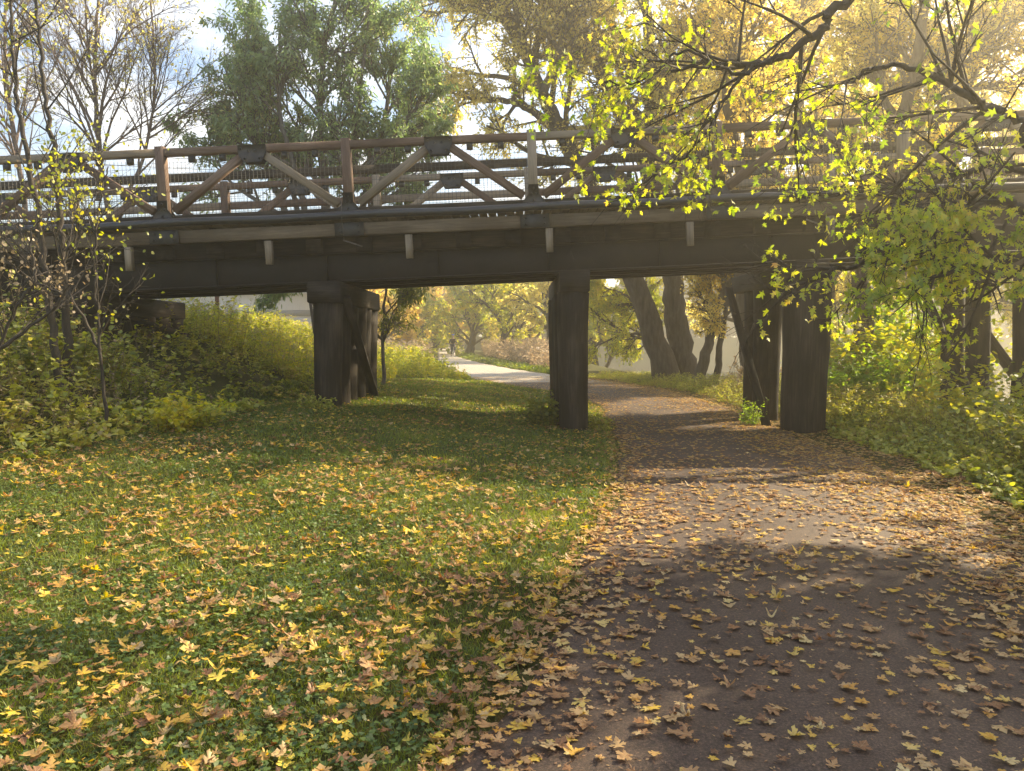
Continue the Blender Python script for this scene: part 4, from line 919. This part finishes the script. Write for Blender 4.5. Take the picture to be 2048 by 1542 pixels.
# ------------------------------------------------------------------ things in the distance
# white building and post beyond the left bank
bl = empty('white_building', (-19, 62, 1.5)); tag(bl, 'long pale low-roofed building far behind the weeds, seen under the left girder', 'building')
wm = solid('pale_siding', [(.3, (.5, .5, .5)), (.7, (.62, .62, .6))], scale=3, stretch=(8, 8, .3), bump=.1); rm = solid('grey_roof', [(.3, (.42, .44, .47)), (.7, (.52, .54, .57))], scale=2, stretch=(3, .5, 1), bump=.1)
x0, x1, y0, y1, z0, z1 = -33, -13, 62, 80, 1.0, 5.2
b = MB(); b.add([(x0, y0, z0), (x1, y0, z0), (x1, y1, z0), (x0, y1, z0), (x0, y0, z1), (x1, y0, z1), (x1, y1, z1), (x0, y1, z1), (x0, (y0 + y1) / 2, z1 + 1.9), (x1, (y0 + y1) / 2, z1 + 1.9)],
                [(0, 1, 5, 4), (2, 3, 7, 6), (1, 2, 6, 9, 5), (3, 0, 4, 8, 7)]); adopt(b.build('wall', wm), bl)
b = MB(); ym = (y0 + y1) / 2; e = .5; dz = 1.9 * e / (ym - y0)
for s, ya in ((1, y0 - e), (-1, y1 + e)):
    V = [(x0 - e, ya, z1 - dz + .05), (x1 + e, ya, z1 - dz + .05), (x1 + e, ym, z1 + 1.96), (x0 - e, ym, z1 + 1.96)]; V += [(a, b_, c + .15) for a, b_, c in V]
    b.add(V, [(3, 2, 1, 0), (4, 5, 6, 7), (0, 1, 5, 4), (2, 3, 7, 6), (1, 2, 6, 5), (3, 0, 4, 7)])
adopt(b.build('roof', rm), bl)
b = MB(); beam(b, (x0 + .3, y0 - .05, 3.6), (x1 - .3, y0 - .05, 3.6), .06, .5); adopt(b.build('window_band', plain('window_band', (.12, .14, .17), .3)), bl)
for k in range(3):
    b = MB(); xx = x0 + 4 + k * 6; beam(b, (xx, y0 - .04, 1.2), (xx, y0 - .04, 3.2), 2.4, .06, up=(0, 1, 0)); adopt(b.build('door', plain('dock_door', (.35, .36, .38))), bl)
b = MB(); p0 = at(435, 640, 21); tube(b, [(p0[0], 21, float(hgt(p0[0], 21)) - .3), (p0[0], 21, p0[2] + .65)], .06, 8)
po = empty('fence_post', tuple(p0)); tag(po, 'rusty post standing in the tall weeds left of the first bent', 'post'); adopt(b.build('post', solid('rust', [(.3, (.10, .04, .025)), (.7, (.22, .09, .05))], scale=9)), po)
b = MB(); tube(b, [(p0[0], 21, p0[2] + .65), (p0[0], 21, p0[2] + .70)], .085, 8); adopt(b.build('cap', M['black_steel']), po)
b = MB(); tube(b, [at(-150, 285, 45) + np.array((0, 0, 0)), at(600, 300, 45) - np.array((0, 0, .3)), at(1700, 180, 55)], .02, 4)
# power cable high behind the trees
pc = MB(); A0 = np.array((-60, 48, 15.)); A1 = np.array((70, 62, 17.)); t_ = np.linspace(0, 1, 40)[:, None]
for k in range(2):
    c = A0 + (A1 - A0) * t_ + np.array((0, 0, 1.)) * (-3.0 * 4 * t_ * (1 - t_)) + np.array((0, k * .6, k * .8)); tube(pc, c, .022, 4)
o = pc.build('power_cable', M['wire']); tag(o, 'pair of thin dark cables sagging across the sky behind the trees', 'cable')

# ------------------------------------------------------------------ cyclist
CX, CY = -4.55, 58.0; CZ = float(surf(np.array(CX), np.array(CY)))
hd = math.atan2(-.2, 1)             # heading towards the camera, slightly right
RM = Matrix.Rotation(math.radians(180) + .14, 4, 'Z')   # local +Y is forward
def loc(v): return tuple((RM @ Vector(v)) + Vector((CX, CY, CZ)))
bk = empty('bicycle', (CX, CY, CZ)); tag(bk, 'dark bicycle ridden toward the camera on the far path', 'bicycle')
dm = plain('bicycle_black', (.03, .03, .035), .4); tm = plain('tyre_rubber', (.02, .02, .02), .8); cm = plain('bare_metal', (.5, .5, .52), .3, .8)
def tb(pts, r, s=8):
    b = MB(); tube(b, [loc(p) for p in pts], r, s); return b
for y_ in (.52, -.52):
    a = np.linspace(0, 2 * math.pi, 33); ring = [(0, y_ + .34 * math.cos(t), .345 + .34 * math.sin(t)) for t in a]
    wh = MB(); tube(wh, [loc((0, y_ + .31 * math.cos(t), .345 + .31 * math.sin(t))) for t in a], .012, 6)
    for t in np.linspace(0, 2 * math.pi, 15)[:-1]: tube(wh, [loc((0, y_, .345)), loc((0, y_ + .31 * math.cos(t), .345 + .31 * math.sin(t)))], .002, 4)
    w_ = wh.build('wheel', cm); adopt(w_, bk)
    t2 = MB(); tube(t2, [loc(p) for p in ring], .022, 8); ty_ = t2.build('tyre', tm); ty_.parent = w_; ty_.matrix_parent_inverse = Matrix.Translation(-Vector(bk.location))
b = MB()
for seg_ in ([(0, .36, .80), (0, .02, .30)], [(0, .36, .86), (0, -.18, .82)], [(0, .02, .30), (0, -.20, .90)], [(0, .34, .95), (0, .52, .345)], [(.03, -.18, .8), (.05, -.52, .345)], [(-.03, -.18, .8), (-.05, -.52, .345)], [(.04, .02, .30), (.05, -.52, .345)], [(-.04, .02, .30), (-.05, -.52, .345)]):
    tube(b, [loc(p) for p in seg_], .018, 8)
adopt(b.build('frame', dm), bk)
adopt(tb([(-.30, .30, 1.06), (-.12, .38, 1.04), (0, .36, 1.03), (.12, .38, 1.04), (.30, .30, 1.06)], .014).build('handlebar', dm), bk)
adopt(tb([(0, -.36, .96), (0, -.24, .97), (0, -.10, .955)], np.array((.07, .06, .02)).mean()).build('saddle', dm), bk)
adopt(tb([(.03, .02, .30), (.09, .08, .15), (.18, .08, .15)], .012).build('pedal', dm), bk)
adopt(tb([(-.03, .02, .30), (-.09, -.04, .45), (-.18, -.04, .45)], .012).build('pedal', dm), bk)

def skin(name, verts, edges, rads, m, parent=None, root=0, sub=1):
    me = bpy.data.meshes.new(name); me.from_pydata([loc(v) for v in verts], edges, []); me.update()
    o = bpy.data.objects.new(name, me); COL.objects.link(o)
    sk = o.modifiers.new('skin', 'SKIN'); sk.use_smooth_shade = True
    for i_, r_ in enumerate(rads):
        d_ = me.skin_vertices[0].data[i_]; d_.radius = (r_, r_) if not isinstance(r_, tuple) else r_
        d_.use_root = (i_ == root)
    su = o.modifiers.new('sub', 'SUBSURF'); su.levels = sub; su.render_levels = sub
    me.materials.append(m)
    if parent: adopt(o, parent)
    return o
pe = empty('person', (CX, CY, CZ)); tag(pe, 'cyclist in dark jacket and blue helmet riding toward the camera', 'person')
skinm = plain('skin', (.45, .27, .19), .6); jk = plain('dark_jacket', (.018, .017, .022), .8); tr_ = plain('dark_trousers', (.02, .03, .05), .8); hb = plain('blue_helmet', (.04, .12, .45), .4)
V = [(0, -.20, 1.03), (0, -.12, 1.20), (0, .0, 1.40), (0, .05, 1.47), (0, .09, 1.55), (0, .12, 1.66), (0, .11, 1.73)]; R_ = [(.15, .12), (.14, .11), (.17, .11), .07, .055, (.075, .09), .06]
E = [(0, 1), (1, 2), (2, 3), (3, 4), (4, 5), (5, 6)]
def chain(st, pts, rs):
    p_ = st
    for v, r in zip(pts, rs): V.append(v); R_.append(r); E.append((p_, len(V) - 1)); p_ = len(V) - 1
    return p_
for s in (1, -1):
    wr = chain(2, [(s * .19, .03, 1.39), (s * .27, .14, 1.20), (s * .28, .26, 1.09), (s * .275, .31, 1.075)], [.06, .045, .033, (.035, .02)])
    for k in range(4): chain(wr, [(s * (.24 + .022 * k), .355, 1.085), (s * (.24 + .022 * k), .365 - .004 * k, 1.055), (s * (.24 + .022 * k), .335, 1.04)], [.010, .009, .008])
    chain(wr - 0, [(s * .235, .30, 1.055), (s * .225, .325, 1.04)], [.011, .009])
    ft = (.16, .19) if s == 1 else (-.02, .49)
    if s == 1: chain(0, [(.09, -.16, .97), (.12, .20, .66), (.12, .03, .30), (.12, .02, .21), (.13, .15, .18)], [.10, .07, .05, .045, .035])
    else: chain(0, [(-.09, -.16, .97), (-.13, .22, .86), (-.12, -.06, .58), (-.12, -.08, .51), (-.13, .06, .48)], [.10, .07, .05, .045, .035])
skin('body', V, E, R_, skinm, pe)
# clothing and helmet
V = [(0, -.20, 1.0), (0, -.12, 1.20), (0, .0, 1.40), (0, .04, 1.47)]; R_ = [(.175, .145), (.165, .135), (.19, .135), .085]; E = [(0, 1), (1, 2), (2, 3)]
for s in (1, -1): chain(2, [(s * .19, .03, 1.39), (s * .27, .14, 1.20), (s * .28, .25, 1.095)], [.075, .062, .046])
skin('jacket', V, E, R_, jk, pe)
V = [(0, -.20, 1.0)]; R_ = [(.165, .14)]; E = []
chain(0, [(.09, -.16, .96), (.12, .20, .66), (.12, .03, .31), (.12, .02, .25)], [.115, .085, .066, .058]); chain(0, [(-.09, -.16, .96), (-.13, .22, .86), (-.12, -.06, .59), (-.12, -.08, .55)], [.115, .085, .066, .058])
skin('trousers', V, E, R_, tr_, pe)
for s, (fy_, fz_) in ((1, (.02, .18)), (-1, (-.08, .48))):
    V = [(s * .125, fy_ - .05, fz_), (s * .13, fy_ + .08, fz_ - .005), (s * .135, fy_ + .18, fz_ - .01)]; skin('shoe', V, [(0, 1), (1, 2)], [.05, .048, .035], plain('shoe_black', (.03, .03, .03)), pe)
V = [(0, .02, 1.74), (0, .10, 1.79), (0, .19, 1.75)]; skin('helmet', V, [(0, 1), (1, 2)], [(.10, .07), (.125, .07), (.09, .05)], hb, pe)
b = MB()
for s in (1, -1): tube(b, [loc((s * .03, .205, 1.675)), loc((s * .03, .222, 1.675))], .012, 8)
tube(b, [loc((-.03, .205, 1.61)), loc((0, .213, 1.607)), loc((.03, .205, 1.61))], .006, 6); adopt(b.build('face_features', plain('eye_dark', (.04, .03, .03))), pe)
b = MB(); tube(b, [loc((0, .20, 1.665)), loc((0, .225, 1.64)), loc((0, .205, 1.635))], .014, 6); adopt(b.build('nose', skinm), pe)

# ------------------------------------------------------------------ air
m, t = mat('haze_air'); pv = N(t, 'ShaderNodeVolumePrincipled', {'Color': (1, .93, .76, 1), 'Density': .0042, 'Anisotropy': .75}); o_ = N(t, 'ShaderNodeOutputMaterial'); t.links.new(pv.outputs[0], o_.inputs['Volume'])
b = MB(); x0, x1, y0, y1, z0, z1 = -424, 424, -64, 624, -5.5, 27
b.add([(x, y, z) for z in (z0, z1) for x, y in ((x0, y0), (x1, y0), (x1, y1), (x0, y1))], [(3, 2, 1, 0), (4, 5, 6, 7), (0, 1, 5, 4), (1, 2, 6, 5), (2, 3, 7, 6), (3, 0, 4, 7)])
hz = b.build('haze', m); hz['kind'] = 'stuff'; tag(hz, 'thin sunlit haze filling the air over path and river', 'haze', kind='stuff')
